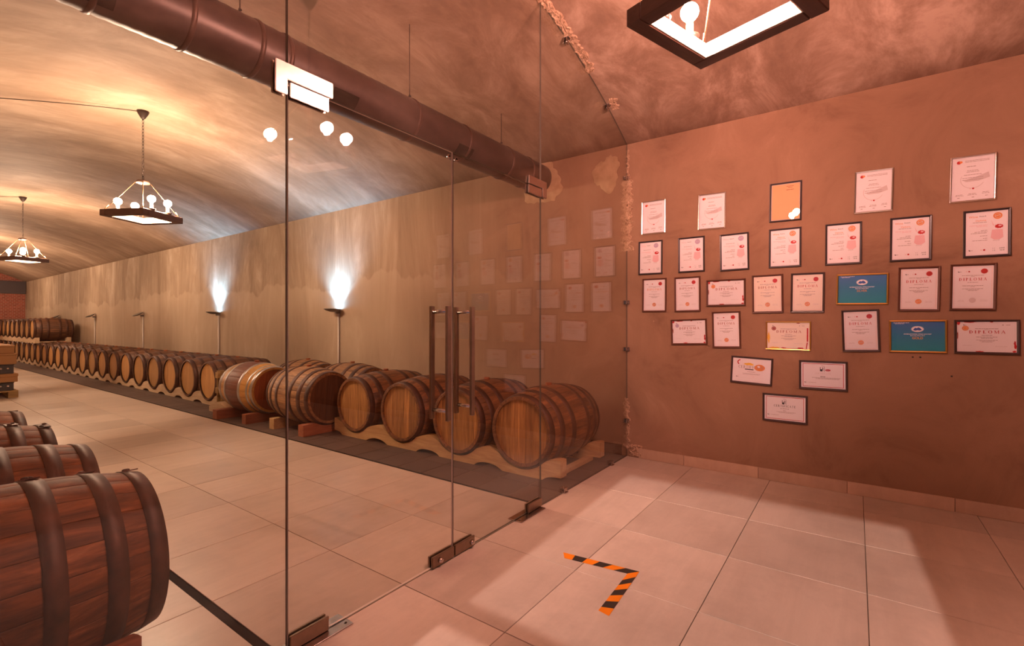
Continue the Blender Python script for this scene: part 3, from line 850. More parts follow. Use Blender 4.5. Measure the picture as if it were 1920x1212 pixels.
# pallet of goods standing in the aisle
t = thing('wooden_pallet', 'flat wooden pallet on the aisle floor under stacked boxes', 'pallet', (.72, 11.50, 0))
for x in (0, .43, .86):
    for y in (0, .52, 1.06): obj('block', bbox(x, y, .018, x + .12, y + .13, .10, .003), M['pallet'], t)
for x in (0, .43, .86): obj('runner_board', bbox(x, 0, 0, x + .12, 1.19, .018, .002), M['pallet'], t)
for k in range(6): obj('deck_board', bbox(0, .21 * k, .10, .98, .21 * k + .14, .12, .002), M['pallet'], t)
def carton(name, label, cat, z0, z1, mat, grow, lid):
    t = thing(name, label, cat, (1.21, 12.095, z0))
    w, d, h = .46 + grow, .58 + grow, z1 - z0
    obj('box_body', bbox(-w, -d, 0, w, d, h - lid, .006), mat, t)
    obj('box_lid', bbox(-w - .006, -d - .006, h - lid, w + .006, d + .006, h, .006), mat, t)
    if mat is M['crate']:
        for k in range(10):
            bm = bmesh.new(); lathe(bm, [(.017, 0), (.017, .008), (.010, .010)], 10)
            obj('bottle_cap', bm, M['steel'], t, (-w + .07 + (2 * w - .14) * k / 9, -d, h * .55), (PI / 2, 0, 0))
    return t
carton('bottle_crate', 'black bottle crate lying directly on the aisle pallet', 'crate', .12, .265, M['crate'], -.02, .02)
carton('cardboard_tray', 'brown cardboard tray between the two black crates', 'box', .265, .405, M['card'], .022, .05)
carton('bottle_crate', 'black bottle crate between the cardboard tray and the boxes above', 'crate', .405, .565, M['crate'], -.02, .02)
carton('cardboard_box', 'brown cardboard box lying on the upper black crate', 'box', .565, .745, M['card'], .01, .03)
carton('cardboard_box', 'flat brown cardboard box topmost on the aisle pallet stack', 'box', .745, .885, M['card'], -.012, .03)

# ------------------------------------------------------------------ wall uplights
def uplight(y, z, lit, label, tilt):
    t = thing('wall_uplight', label, 'wall lamp', (XW, y, 0))
    bm = bmesh.new(); tube(bm, [(-.018, 0, .0), (-.018, 0, z - .03)], .015, 10)
    obj('conduit_pole', bm, M['conduit'], t)
    obj('bracket', bbox(-.075, -.018, z - .055, -.001, .018, z - .012, .004), M['grey_metal'], t)
    bm = bmesh.new(); lathe(bm, [(.030, -.030), (.085, -.014), (.118, .004), (.122, .012), (.112, .014), (.106, .006), (.02, .004)], 28)
    hd = obj('lamp_head', bm, M['grey_metal'], t, (-.125, .0, z), (0, tilt, 0))
    bm = bmesh.new(); lathe(bm, [(.104, .005), (.104, .009)], 28)
    obj('lens', bm, M['lens_on'] if lit else M['lens_off'], hd)
    if lit:
        ld = bpy.data.lights.new('uplight_lamp', 'SPOT'); ld.energy = UPLIGHT[1]; ld.color = UPLIGHT[0]
        ld.spot_size = math.radians(115); ld.spot_blend = 1.0; ld.shadow_soft_size = .05
        lo = bpy.data.objects.new('lamp_light', ld); C.objects.link(lo); lo.parent = t
        lo.location = (-.150, 0, z + .035); lo.rotation_euler = (PI, 0.10, 0)
uplight(6.27, 1.45, True, 'lit bluish wall uplight behind the pale-lit wall barrels', .06)
uplight(10.21, 1.46, True, 'lit bluish wall uplight above the open end of the long barrel row', .06)
for y, lab in ((14.34, 'unlit tilted wall uplight next along from the lit pair'), (18.27, 'unlit tilted wall uplight standing clear just before the upper tier'),
               (22.26, 'unlit tilted wall uplight poking up behind the upper barrel tier')):
    uplight(y, 1.47, False, lab, -.45)

# ------------------------------------------------------------------ chandeliers
def chandelier(label, x, y, z0, rz, bulb_mat, cable_to, group=None):
    t = thing('chandelier', label, 'chandelier', (x, y, z0), (0, 0, rz), group)
    hs, bw, bh = .253, .062, .066
    for k in range(4):
        R = Matrix.Rotation(PI / 2 * k, 4, 'Z')
        bm = bbox(-hs, hs - bw, 0, hs - bw - .001, hs, bh, .003)
        b = obj('beam', bm, M['lamp_wood'], t, None, (0, 0, PI / 2 * k))
        obj('lining', bbox(-hs + bw + .001, hs - bw - .004, .004, hs - bw - .001, hs - bw + .0, bh - .002), M['lamp_lining'], b)
    hubz = .40
    bm = bmesh.new(); lathe(bm, [(.012, hubz + .03), (.055, hubz + .022), (.062, hubz + .004), (.062, hubz - .008), (.02, hubz - .010)], 20)
    obj('hub', bm, M['lamp_wood'], t)
    for sx, sy in ((1, 1), (1, -1), (-1, 1), (-1, -1)):
        e = hs - bw / 2
        bm = bmesh.new(); tube(bm, [(sx * .045, sy * .045, hubz), (sx * e, sy * e, bh)], .0035, 6)
        rd = obj('rod', bm, M['rod'], t)
        bm = bmesh.new(); tube(bm, [(sx * (e - .02) , sy * (e - .02), bh + .055), (sx * (e - .006), sy * (e - .006), bh + .025), (sx * e, sy * e, bh)], .006, 6)
        obj('hook', bm, M['rod'], rd)
    for px, py in ((.12, hs - bw / 2), (-.08, hs - bw / 2), (-.12, -hs + bw / 2), (.08, -hs + bw / 2)):
        bm = bmesh.new(); lathe(bm, [(.030, bh), (.040, bh + .018), (.030, bh + .022), (.016, bh + .024), (.016, bh + .07), (.010, bh + .072)], 16)
        s = obj('bulb_socket', bm, M['lamp_wood'], t, (px, py, 0))
        bm = bmesh.new(); pr = [(.012, bh + .072)] + [(.037 * math.sin(a), bh + .122 - .037 * math.cos(a)) for a in [math.radians(d) for d in range(24, 176, 19)]] + [(.003, bh + .159)]
        lathe(bm, pr, 18)
        obj('bulb', bm, bulb_mat, s)
    top = vault(x) - z0
    bm = bmesh.new(); z = hubz + .03; k = 0
    while z < top - .075:
        pts = []
        for q in range(9):
            a = 2 * PI * q / 8; u, v = .009 * math.sin(a), .021 * math.cos(a)
            pts.append((u, 0, z + .021 + v) if k % 2 == 0 else (0, u, z + .021 + v))
        tube(bm, pts, .0026, 5, cap=False); z += .034; k += 1
    obj('chain', bm, M['dark_iron'], t)
    bm = bmesh.new(); lathe(bm, [(.012, top - .085), (.022, top - .075), (.050, top - .025), (.058, top + .003)], 20)
    obj('canopy', bm, M['dark_iron'], t)
    if cable_to:
        ca = Matrix.Rotation(-rz, 3, 'Z'); pts = []
        for k in range(13):
            q = k / 12; wx, wy = cable_to[0] * q, cable_to[1] * q
            p = ca @ Vector((wx, wy, 0)); pts.append((p.x, p.y, vault(x + wx) - z0 - .006 - .03 * math.sin(PI * q)))
        bm = bmesh.new(); tube(bm, pts, .004, 6)
        obj('ceiling_cable', bm, M['dark_iron'], t)
    return t
chandelier('square wooden frame chandelier hanging on the certificate side of the glass', 1.897, .318 + .074, 2.38, math.radians(-17), M['bulb_front'], None)
chandelier('square wooden frame chandelier with glowing bulbs, first behind the glass partition', 1.87, 6.25, 2.37, math.radians(28), M['bulb_cellar'], (-1.5, .6))
chandelier('square wooden frame chandelier with glowing bulbs, farther down the cellar', 1.87, 12.27, 2.37, math.radians(20), M['bulb_cellar'], (-1.5, .6))
# the row goes on beyond the picture's edge: the photograph's far end is lit by it
for yy, lab in ((18.4, 'square wooden frame chandelier with glowing bulbs, deep in the cellar before the brick end'),
                (24.5, 'square wooden frame chandelier with glowing bulbs, closest to the brick end wall')):
    t = chandelier(lab, 1.87, yy, 2.37, math.radians(20), M['bulb_cellar'], None)
    t.name = 'chandelier_offscreen'
    for sk in t.children:
        for b in sk.children:
            if b.name.startswith('bulb'): b.name = 'bulb_offscreen'


# ------------------------------------------------------------------ hazard tape on the floor
M['tape_o'] = mat_plain('orange_tape', (.80, .22, .004), .45)
M['tape_k'] = mat_plain('black_tape', (.03, .024, .02), .45)
def lerp(a, b, t): return (a[0] + (b[0] - a[0]) * t, a[1] + (b[1] - a[1]) * t)
tp = thing('hazard_tape', 'corner of black and orange hazard tape stuck on the pale floor tiles', 'tape')
def tape_leg(oa, ob, ia, ib, n, first, skew):
    """outer edge oa->ob, inner edge ia->ib, n stripes"""
    host = None
    for k in range(n):
        a, b = k / n, (k + 1) / n
        cl = lambda v: min(1, max(0, v))
        q = [lerp(oa, ob, a), lerp(oa, ob, b), lerp(ia, ib, cl(b + (skew if k < n - 1 else 0))), lerp(ia, ib, cl(a + (skew if k else 0)))]
        bm = bmesh.new(); prism(bm, q, 'Z', .0012, .0020); fixn(bm)
        obj('stripe', bm, M['tape_o'] if (k + first) % 2 == 0 else M['tape_k'], tp)
tape_leg((2.287, 1.298), (2.334, .886), (2.236, 1.262), (2.281, .928), 6, 0, -.04)
tape_leg((2.334, .886), (1.905, .858), (2.281, .928), (1.915, .912), 7, 0, .06)

# ------------------------------------------------------------------ framed certificates
for nm, c, r in (('ink_dark', (.05, .035, .04), .7), ('ink_grey', (.40, .30, .31), .7), ('ink_faint', (.66, .56, .58), .7), ('ink_red', (.52, .012, .016), .6),
                 ('ink_rust', (.36, .05, .018), .6), ('ink_orange', (.76, .25, .06), .6), ('ink_yellow', (.86, .52, .06), .6), ('ink_violet', (.46, .33, .52), .6), ('ink_pink', (.80, .50, .54), .6),
                 ('ink_white', (.90, .90, .92), .6), ('ink_blue', (.035, .10, .42), .6), ('ink_gold', (.80, .42, .06), .5), ('ink_silver', (.52, .30, .12), .5)):
    M[nm] = mat_plain(nm, c, r)
M['paper'] = mat_plain('white_paper', (.86, .80, .84), .6)
M['paper_warm'] = mat_plain('cream_paper', (.88, .76, .66), .6)
M['paper_old'] = mat_plain('parchment_paper', (.62, .38, .17), .6)
def blue_paper():
    t = NT('blue_gradient_print', .5); sep = t.n('ShaderNodeSeparateXYZ'); tc = t.n('ShaderNodeTexCoord'); t.l(tc.outputs['Object'], sep.inputs[0])
    f = t.math('ADD', t.math('MULTIPLY', sep.outputs[1], 5.0), .5, True)
    t.color(t.ramp(f, [(0, (.006, .27, .36)), (.5, (.010, .20, .38)), (1, (.030, .14, .42))])); return t.m
M['paper_blue'] = blue_paper()
M['frame_dark'] = mat_plain('dark_brown_frame', (.050, .022, .018), .35)
M['frame_black'] = mat_plain('black_frame', (.040, .026, .028), .28)
M['frame_wood'] = mat_plain('mahogany_frame', (.105, .030, .014), .4)
M['frame_silver'] = mat_plain('silver_frame', (.80, .76, .74), .22, 1.0)
M['frame_gold'] = mat_plain('gold_frame', (.72, .42, .12), .3, 1.0)

GL = {}
def arc(cx, cy, rx, ry, t0, t1, th, n=14):
    q = []
    for k in range(n):
        a, b = t0 + (t1 - t0) * k / n, t0 + (t1 - t0) * (k + 1) / n
        o = lambda t, s: (cx + (rx - s * abs(math.cos(t)) - s * .35) * math.cos(t), cy + (ry - s * .55) * math.sin(t))
        q.append([o(a, 0), o(b, 0), o(b, th), o(a, th)])
    return q
def R4(x0, y0, x1, y1): return [(x0, y0), (x1, y0), (x1, y1), (x0, y1)]
def stem(x): return [R4(x - .02, 0, x + .18, 1), R4(x - .07, 0, x + .22, .05), R4(x - .07, .95, x + .22, 1)]
def diag(x0, y0, x1, y1, w): return [[(x0 - w/2, y0), (x0 + w/2, y0), (x1 + w/2, y1), (x1 - w/2, y1)]]
def glyph(c):
    H2 = PI / 2
    if c == 'I': return stem(.07), .30
    if c == 'D': return stem(.07) + arc(.20, .5, .58, .5, -H2, H2, .13), .82
    if c == 'P': return stem(.07) + arc(.20, .74, .42, .26, -H2, H2, .12), .66
    if c == 'R': return stem(.07) + arc(.20, .74, .42, .26, -H2, H2, .12) + diag(.66, 0, .34, .5, .15) + [R4(.58, 0, .82, .05)], .80
    if c == 'L': return stem(.07) + [R4(.07, 0, .66, .06), R4(.60, 0, .66, .25)], .70
    if c == 'E': return stem(.07) + [R4(.07, 0, .66, .06), R4(.60, 0, .66, .24), R4(.07, .94, .64, 1), R4(.58, .78, .64, 1), R4(.1, .48, .48, .54), R4(.44, .38, .48, .64)], .70
    if c == 'F': return stem(.07) + [R4(.07, .94, .64, 1), R4(.58, .78, .64, 1), R4(.1, .48, .48, .54), R4(.44, .38, .48, .64)], .66
    if c == 'T': return [R4(.30, 0, .45, 1), R4(.2, 0, .55, .05), R4(0, .94, .75, 1), R4(0, .78, .06, 1), R4(.69, .78, .75, 1)], .76
    if c == 'O': return arc(.45, .5, .45, .5, 0, 2 * PI, .13, 24), .90
    if c == 'C': return arc(.45, .5, .45, .5, .7, 2 * PI - .7, .13, 20) + [R4(.74, .66, .80, .95)], .84
    if c == 'A': return diag(.08, 0, .42, 1, .07) + diag(.78, 0, .44, 1, .15) + [R4(.22, .32, .68, .38), R4(-.02, 0, .2, .05), R4(.64, 0, .92, .05)], .90
    if c == 'M': return [R4(.08, 0, .15, 1), R4(.86, 0, 1.01, 1), R4(0, 0, .24, .05), R4(.78, 0, 1.09, .05)] + diag(.50, .05, .13, 1, .15) + diag(.50, .05, .92, 1, .07), 1.08
    return [], .5
def serif(word, track):
    out = []; x = 0
    for c in word:
        g, w = glyph(c)
        for q in g: out.append([(x + a, b) for a, b in q])
        x += w + track
    return out, x - track
TXT = {}
def textmesh(s, bold=False):
    if s in TXT: return TXT[s]
    cu = bpy.data.curves.new('t', 'FONT'); cu.body = s; cu.size = 1; cu.align_x = 'CENTER'; cu.resolution_u = 3
    if bold: cu.offset = .02
    ob = bpy.data.objects.new('t', cu); C.objects.link(ob)
    dg = bpy.context.evaluated_depsgraph_get(); me = bpy.data.meshes.new_from_object(ob.evaluated_get(dg))
    polys = [[(me.vertices[i].co.x, me.vertices[i].co.y) for i in p.vertices] for p in me.polygons]
    bpy.data.objects.remove(ob); bpy.data.curves.remove(cu); bpy.data.meshes.remove(me)
    TXT[s] = polys; return polys
class Print:
    def __init__(s, paper): s.p = paper; s.z = .0004
    def add(s, name, polys, ink, x=0, y=0, k=1.0, ky=None):
        bm = bmesh.new(); ky = k if ky is None else ky
        for q in polys:
            f = bm.faces.new([bm.verts.new((x + a * k, y + b * ky, 0)) for a, b in q])
            f.normal_update()
            if f.normal.z < 0: f.normal_flip()
        s.z += .00008
        return obj(name, bm, M[ink], s.p, (0, 0, s.z))
    def word(s, name, text, ink, x, y, h, bold=False):        # plain lettering, centred
        return s.add(name, textmesh(text, bold), ink, x, y, h * 1.4)
    def serif(s, text, ink, x, y, h, track=.35, width=None):
        q, w = serif(text, track)
        kx = h if width is None else width / w
        return s.add('heading', [[((a - w / 2), b) for a, b in p] for p in q], ink, x, y, kx, h)
    def lines(s, rows, ink, seed, name='body_text'):
        """rows: (x centre or left, y, width, thickness, align); broken into words"""
        rnd = random.Random(seed); q = []
        for x, y, w, th, al in rows:
            x0 = x - w / 2 if al == 'c' else (x if al == 'l' else x - w)
            p = 0
            while p < w - .002:
                L = min(rnd.uniform(.006, .02), w - p); q.append(R4(x0 + p, y, x0 + p + L, y + th)); p += L + .0022
        return s.add(name, q, ink)
    def disc(s, name, ink, x, y, r, wave=0, n=28, ry=None):
        ry = r if ry is None else ry; q = []
        for k in range(n):
            f = lambda j: (x + r * (1 + wave * math.cos(j * PI * .999)) * math.cos(2 * PI * j / n), y + ry * (1 + wave * math.cos(j * PI * .999)) * math.sin(2 * PI * j / n))
            q.append([(x, y), f(k), f(k + 1)])
        return s.add(name, q, ink)
    def ring(s, name, ink, x, y, r0, r1, n=28, a0=0, a1=2 * PI, ky=1.0):
        q = []
        for k in range(n):
            a, b = a0 + (a1 - a0) * k / n, a0 + (a1 - a0) * (k + 1) / n
            q.append([(x + r0 * math.cos(a), y + ky * r0 * math.sin(a)), (x + r1 * math.cos(a), y + ky * r1 * math.sin(a)), (x + r1 * math.cos(b), y + ky * r1 * math.sin(b)), (x + r0 * math.cos(b), y + ky * r0 * math.sin(b))])
        return s.add(name, q, ink)
    def border(s, w, h, th, ink, name='border'):
        return s.add(name, [R4(-w, -h, w, -h + th), R4(-w, h - th, w, h), R4(-w, -h + th, -w + th, h - th), R4(w - th, -h + th, w, h - th)], ink)
    def splash(s, ink, cx, cy, rx, ry, seed, n=16):
        rnd = random.Random(seed); pts = [(cx + rx * rnd.uniform(.55, 1) * math.cos(2*PI*k/n), cy + ry * rnd.uniform(.55, 1) * math.sin(2*PI*k/n)) for k in range(n)]
        return s.add('red_splash', [[(cx, cy), pts[k], pts[(k+1) % n]] for k in range(n)], ink)

def frame_bm(w, h, b, th, style):
    """mitred frame, profile swept round the rectangle"""
    if style == 'round': prof = [(0, 0), (0, th * .5), (b * .2, th * .9), (b * .5, th), (b * .8, th * .9), (b, th * .5), (b, 0)]
    else: prof = [(0, 0), (0, th * .85), (b * .18, th), (b * .62, th * .92), (b, th * .55), (b, 0)]
    bm = bmesh.new(); R = []
    for sx, sy in ((-1, -1), (1, -1), (1, 1), (-1, 1)):
        R.append([bm.verts.new((sx * (w / 2 - d), sy * (h / 2 - d), z)) for d, z in prof])
    for c in range(4):
        a, b2 = R[c], R[(c + 1) % 4]
        for k in range(len(prof) - 1):
            f = bm.faces.new((a[k], b2[k], b2[k+1], a[k+1])); f.smooth = False
    return fixn(bm)
FC = {}
ROT = Matrix(((0, 0, -1), (-1, 0, 0), (0, 1, 0)))          # local x -> -Y, y -> Z, z -> -X
def cert(label, yc, zc, w, h, tilt, frame, b, paper, group, style='flat', lean=0.0, th=.016, yaw=0.0):
    t = thing('framed_certificate', label, 'certificate', (XW + .0005, yc, zc), (0, 0, 0), group)
    t.rotation_euler = (ROT @ Matrix.Rotation(yaw, 3, 'Y') @ Matrix.Rotation(lean, 3, 'X') @ Matrix.Rotation(math.radians(tilt), 3, 'Z')).to_euler()
    if lean > 0: t.location.x -= math.sin(lean) * h / 2 
    key = (w, h, b, frame)
    if key not in FC: FC[key] = mesh_from('frame', frame_bm(w, h, b, th, style), M[frame])
    obj('frame', FC[key], None, t)
    pw, ph = w / 2 - b + .002, h / 2 - b + .002
    pp = obj('paper', bbox(-pw, -ph, .0005, pw, ph, .005), M[paper], t)
    obj('picture_glass', bbox(-pw, -ph, .0066, pw, ph, .0080), M['pane'], t)
    pr = Print(pp); pr.z = .0052
    return pr, pw, ph
seed = 0
def mini_logo(P, x, y, k=1.0, ink='ink_dark'):
    P.add('logo', [R4(0, 0, .006, .005), [(.001, -.003), (.009, -.003), (.006, .001)], R4(.008, .0, .013, .002), R4(.014, .0, .019, .002)], ink, x, y, k)
def silver_cert(label, yc, zc, tilt, lean=0.0, yaw=0.0):
    P, w, h = cert(label, yc, zc, .226, .306, tilt, 'frame_silver', .0125, 'paper', 'silver framed certificates', 'round', lean, .016, yaw)
    P.disc('logo_mark', 'ink_red', -.068, .112, .0105); P.disc('logo_mark', 'ink_orange', -.058, .114, .0075)
    P.lines([(-.038, .117, .115, .0030, 'l'), (-.038, .109, .115, .0030, 'l')], 'ink_grey', yc * 100)
    P.ring('glass_sketch', 'ink_faint', .0, -.005, .056, .059, 24, PI * .86, PI * 1.85)
    P.add('glass_sketch', [[(.015, .008), (.075, .034), (.082, .000), (.030, -.018), (-.03, -.02), (-.045, -.010)]], 'ink_faint')
    P.lines([(-.03, .078, .046, .004, 'l'), (0, .052, .054, .003, 'c'), (0, .043, .060, .003, 'c'), (0, .024, .085, .003, 'c'), (0, .004, .1, .003, 'c'), (0, -.008, .1, .003, 'c')], 'ink_grey', yc * 90)
    P.disc('emblem', 'ink_red', .004, -.066, .0055, .08); P.disc('emblem', 'ink_pink', -.010, -.066, .0035)
    P.lines([(-.062, -.103, .034, .003, 'c'), (-.062, -.110, .04, .003, 'c'), (0, -.100, .036, .003, 'c'), (.0, -.108, .044, .003, 'c'), (.064, -.096, .03, .003, 'c'), (.064, -.104, .036, .003, 'c'), (-.066, -.124, .012, .004, 'c'), (.004, -.124, .012, .004, 'c'), (.068, -.120, .012, .004, 'c')], 'ink_grey', yc * 80)
silver_cert('silver framed award certificate closest to the glass panel', 1.500, 2.222, -.5)
silver_cert('silver framed award certificate hanging above the three violet-medal diplomas', .996, 2.207, -1.0)
silver_cert('silver framed award certificate above the orange-medal diplomas, beside the parchment-coloured one', -.103, 2.202, -1.3)
silver_cert('silver framed award certificate ending the top row farthest from the glass', -.621, 2.203, -1.2)
# parchment one
P, w, h = cert('glossy parchment-coloured certificate in a dark double frame in the middle of the top row', .448, 2.208, .221, .306, -.9, 'frame_black', .012, 'paper_old', 'dark framed certificates', 'flat', .0)
P.border(w - .002, h - .002, .003, 'ink_faint', 'inner_rim')
P.lines([(.03, .118, .05, .003, 'c'), (.03, .108, .03, .003, 'c'), (.03, .09, .05, .004, 'c')], 'ink_rust', 5)
def award(label, yc, zc, tilt, medal, title):
    P, w, h = cert(label, yc, zc, .222, .306, tilt, 'frame_black', .0125, 'paper', 'dark framed wine award diplomas')
    P.border(w - .007, h - .007, .0006, 'ink_faint')
    P.word('script_title', 'Wine', 'ink_pink' if medal == 'ink_violet' else 'ink_orange', -.062, .104, .014)
    P.word('script_title', 'Award', 'ink_dark', -.018, .108, .0085)
    if title: P.word('heading', 'Diploma', 'ink_orange', -.026, .080, .0105)
    P.lines([(.004, .071, .068, .003, 'r')], 'ink_grey', zc * 10 + yc)
    P.lines([(.004, .052, .085, .003, 'r'), (.004, .044, .05, .0025, 'r')], 'ink_pink', yc * 70)
    P.lines([(.004, .018, .030, .003, 'r'), (.004, .009, .06, .003, 'r'), (.004, .001, .078, .003, 'r'), (.004, -.018, .034, .003, 'r'), (.004, -.034, .02, .003, 'r'), (.004, -.046, .07, .003, 'r')], 'ink_grey', yc * 60)
    P.disc('medal', medal, .052, .108, .021)
    P.ring('medal_ring', 'ink_faint', .052, .108, .0125, .0145, 24)
    P.add('medal_mark', [[(.040, .104), (.064, .110), (.064, .114), (.040, .108)]], 'ink_faint')
    P.add('glass_sketch', [[(.022, .085), (.030, .060), (.036, .046), (.030, .048)], [(.026, .02), (.074, .02), (.078, -.03), (.060, -.045), (.036, -.045), (.020, -.03)]], 'ink_pink')
    P.disc('rose', 'ink_red', .058, .040, .019, .1, 20, .013); P.disc('rose', 'ink_pink', .062, .043, .008, .15, 14, .005)
    P.lines([(.03, -.052, .03, .004, 'l')], 'ink_faint', 4)
    mini_logo(P, -.084, -.109); P.disc('emblem', 'ink_red', -.010, -.108, .0055, .08); P.lines([(-.028, -.110, .008, .004, 'l')], 'ink_pink', 1)
    for tx, x, y in (('1 1', .034, -.104), ('1 2', .034, -.117), ('JUNE', .072, -.104), ('2018', .072, -.117)): P.word('date', tx, 'ink_dark', x, y, .0075)
V, O_ = 'ink_violet', 'ink_orange'
award('dark framed wine award diploma with violet medal, beside the fixed glass panel edge', 1.529, 1.855, -.4, V, False)
award('dark framed wine award diploma, middle one of the three with violet medals', 1.165, 1.853, .1, V, False)
award('dark framed wine award diploma with violet medal, next to the orange-medal ones', .819, 1.846, .8, V, False)
award('dark framed wine award diploma with orange medal, directly below the parchment-coloured certificate', .452, 1.847, -.3, O_, True)
award('dark framed orange-medal wine award diploma above the blue SILVER certificate', .075, 1.842, -.3, O_, True)
award('dark framed orange-medal wine award diploma, second last of its row away from the glass', -.307, 1.840, -.6, O_, True)
award('dark framed orange-medal wine award diploma, last of its row away from the glass', -.686, 1.837, -.3, O_, True)
def diploma(label, yc, zc, tilt, paper, ink, medal, frame='frame_wood'):
    P, w, h = cert(label, yc, zc, .222, .305, tilt, frame, .0135, paper, 'portrait diplomas with red seal')
    P.border(w - .009, h - .009, .0007, 'ink_orange'); P.border(w - .014, h - .014, .0005, 'ink_faint')
    mini_logo(P, -.072, .100, .9); P.disc('emblem', 'ink_red', -.018, .102, .0045, .08); P.lines([(-.034, .100, .006, .004, 'l')], 'ink_pink', 1)
    P.disc('wax_seal', 'ink_red', .054, .103, .0165, .07, 26); P.ring('seal_ring', 'ink_rust', .054, .103, .008, .0095, 20)
    P.lines([(0, .075, .105, .003, 'c'), (0, .068, .02, .002, 'c')], 'ink_grey', yc * 50)
    P.serif('DIPLOMA', ink, 0, .043, .018, .45, .132)
    P.lines([(0, .030, .05, .0025, 'c'), (0, .008, .1, .003, 'c'), (0, .001, .02, .0025, 'c'), (0, -.012, .1, .0025, 'c'), (0, -.018, .06, .0025, 'c'), (0, -.024, .044, .0025, 'c')], 'ink_grey', yc * 40)
    P.disc('medal', medal, 0, -.086, .0165); P.ring('medal_ring', 'ink_faint', 0, -.086, .010, .0115, 20)
    P.add('medal_mark', [[(-.010, -.092), (.010, -.084), (.010, -.080), (-.010, -.088)]], 'ink_faint')
    P.lines([(-.054, -.088, .03, .002, 'c'), (.054, -.086, .036, .002, 'c'), (-.054, -.094, .036, .002, 'c'), (.054, -.093, .04, .002, 'c')], 'ink_faint', yc * 30)
diploma('portrait diploma with orange lettering and red seal, beside the fixed glass panel', 1.493, 1.510, -.5, 'paper', 'ink_orange', O_)
diploma('portrait diploma with red seal above the landscape diploma, second from the glass', 1.199, 1.508, .6, 'paper', 'ink_rust', O_)
diploma('peach portrait diploma with red seal in a brown frame, right of the landscape diploma', .574, 1.489, .6, 'paper_warm', 'ink_rust', O_)
diploma('peach portrait diploma with red seal, adjoining the blue SILVER certificate', .301, 1.488, -.7, 'paper_warm', 'ink_red', O_, 'frame_dark')
diploma('portrait diploma with red seal directly above the blue GOLD certificate', -.351, 1.490, -1.0, 'paper', 'ink_red', O_)
diploma('portrait diploma with red seal and a colourless bottom medal', -.621, 1.491, -1.0, 'paper', 'ink_red', 'ink_faint')
diploma('portrait diploma with red seal hanging below the landscape red-splashed diploma', .881, 1.200, 1.4, 'paper', 'ink_rust', O_)
diploma('portrait diploma with red seal hanging below the blue SILVER certificate', -.028, 1.200, 1.8, 'paper', 'ink_red', O_, 'frame_dark')
def landscape(label, yc, zc, tilt, frame, paper, ink, medal, b=.0135):
    P, w, h = cert(label, yc, zc, .306, .223, tilt, frame, b, paper, 'landscape diplomas with red splashes')
    P.border(w - .010, h - .010, .0006, 'ink_faint')
    s = int(yc * 1000) % 97
    if frame == 'frame_gold':
        P.add('red_splash', [R4(w - .020, -.045, w - .010, .060), [(w - .020, -.05), (w - .012, -.05), (w - .02, -h + .004), (w - .026, -h + .004)]], 'ink_red')
        P.splash('ink_red', .085, -h + .008, .030, .007, s); P.splash('ink_red', -.03, -h + .008, .026, .005, s + 1); P.splash('ink_rust', .07, h - .006, .018, .004, s + 2)
        P.splash('ink_yellow', -w + .012, -.02, .010, .06, s + 3); P.splash('ink_yellow', -.09, -h + .008, .05, .008, s + 4)
    else:
        P.splash('ink_red', -w + .010, h - .010, .012, .014, s); P.splash('ink_red', -.075, h - .004, .034, .005, s + 1); P.splash('ink_red', .026, h - .003, .010, .006, s + 2)
        P.splash('ink_red', w - .008, -.060, .008, .018, s + 3); P.splash('ink_red', w - .010, -.040, .006, .022, s + 4); P.splash('ink_red', -.030, -h + .004, .026, .005, s + 5); P.splash('ink_rust', -w + .006, .01, .004, .03, s + 6)
        P.splash('ink_red', w - .012, -h + .008, .012, .007, s + 7)
    mini_logo(P, -.108, .076, .8); P.lines([(.075, .074, .006, .005, 'l'), (.092, .075, .022, .003, 'l')], 'ink_grey', 2)
    P.disc('medal', medal, -.098, .056, .016); P.ring('medal_ring', 'ink_faint', -.098, .056, .009, .0105, 20)
    P.lines([(.004, .051, .11, .0032, 'c'), (.004, .044, .02, .002, 'c')], 'ink_grey', yc * 44)
    P.serif('DIPLOMA', ink, .005, .022, .0195, .45, .168)
    P.lines([(.004, .009, .05, .003, 'c'), (.004, -.003, .1, .003, 'c'), (.004, -.010, .055, .003, 'c'), (.004, -.022, .1, .0022, 'c'), (.004, -.028, .07, .0022, 'c'), (.004, -.034, .05, .0022, 'c')], 'ink_grey', yc * 33)
    P.lines([(-.09, -.058, .044, .002, 'c'), (.07, -.062, .056, .002, 'c')], 'ink_faint', yc * 22)
landscape('red-splashed landscape diploma with orange medal, hung among the portrait diplomas with red seals', .886, 1.510, .2, 'frame_wood', 'paper', 'ink_rust', O_)
landscape('red-splashed landscape diploma with greyish violet medal, closest to the glass in its row', 1.187, 1.178, 1.8, 'frame_wood', 'paper', 'ink_rust', V)
landscape('landscape diploma in a narrow gold frame with yellow and red edge strokes', .431, 1.157, -.3, 'frame_gold', 'paper_warm', 'ink_rust', 'ink_rust', .0095)
landscape('red-splashed landscape diploma with orange medal, next to the blue GOLD certificate', -.684, 1.166, .2, 'frame_dark', 'paper', 'ink_red', O_)
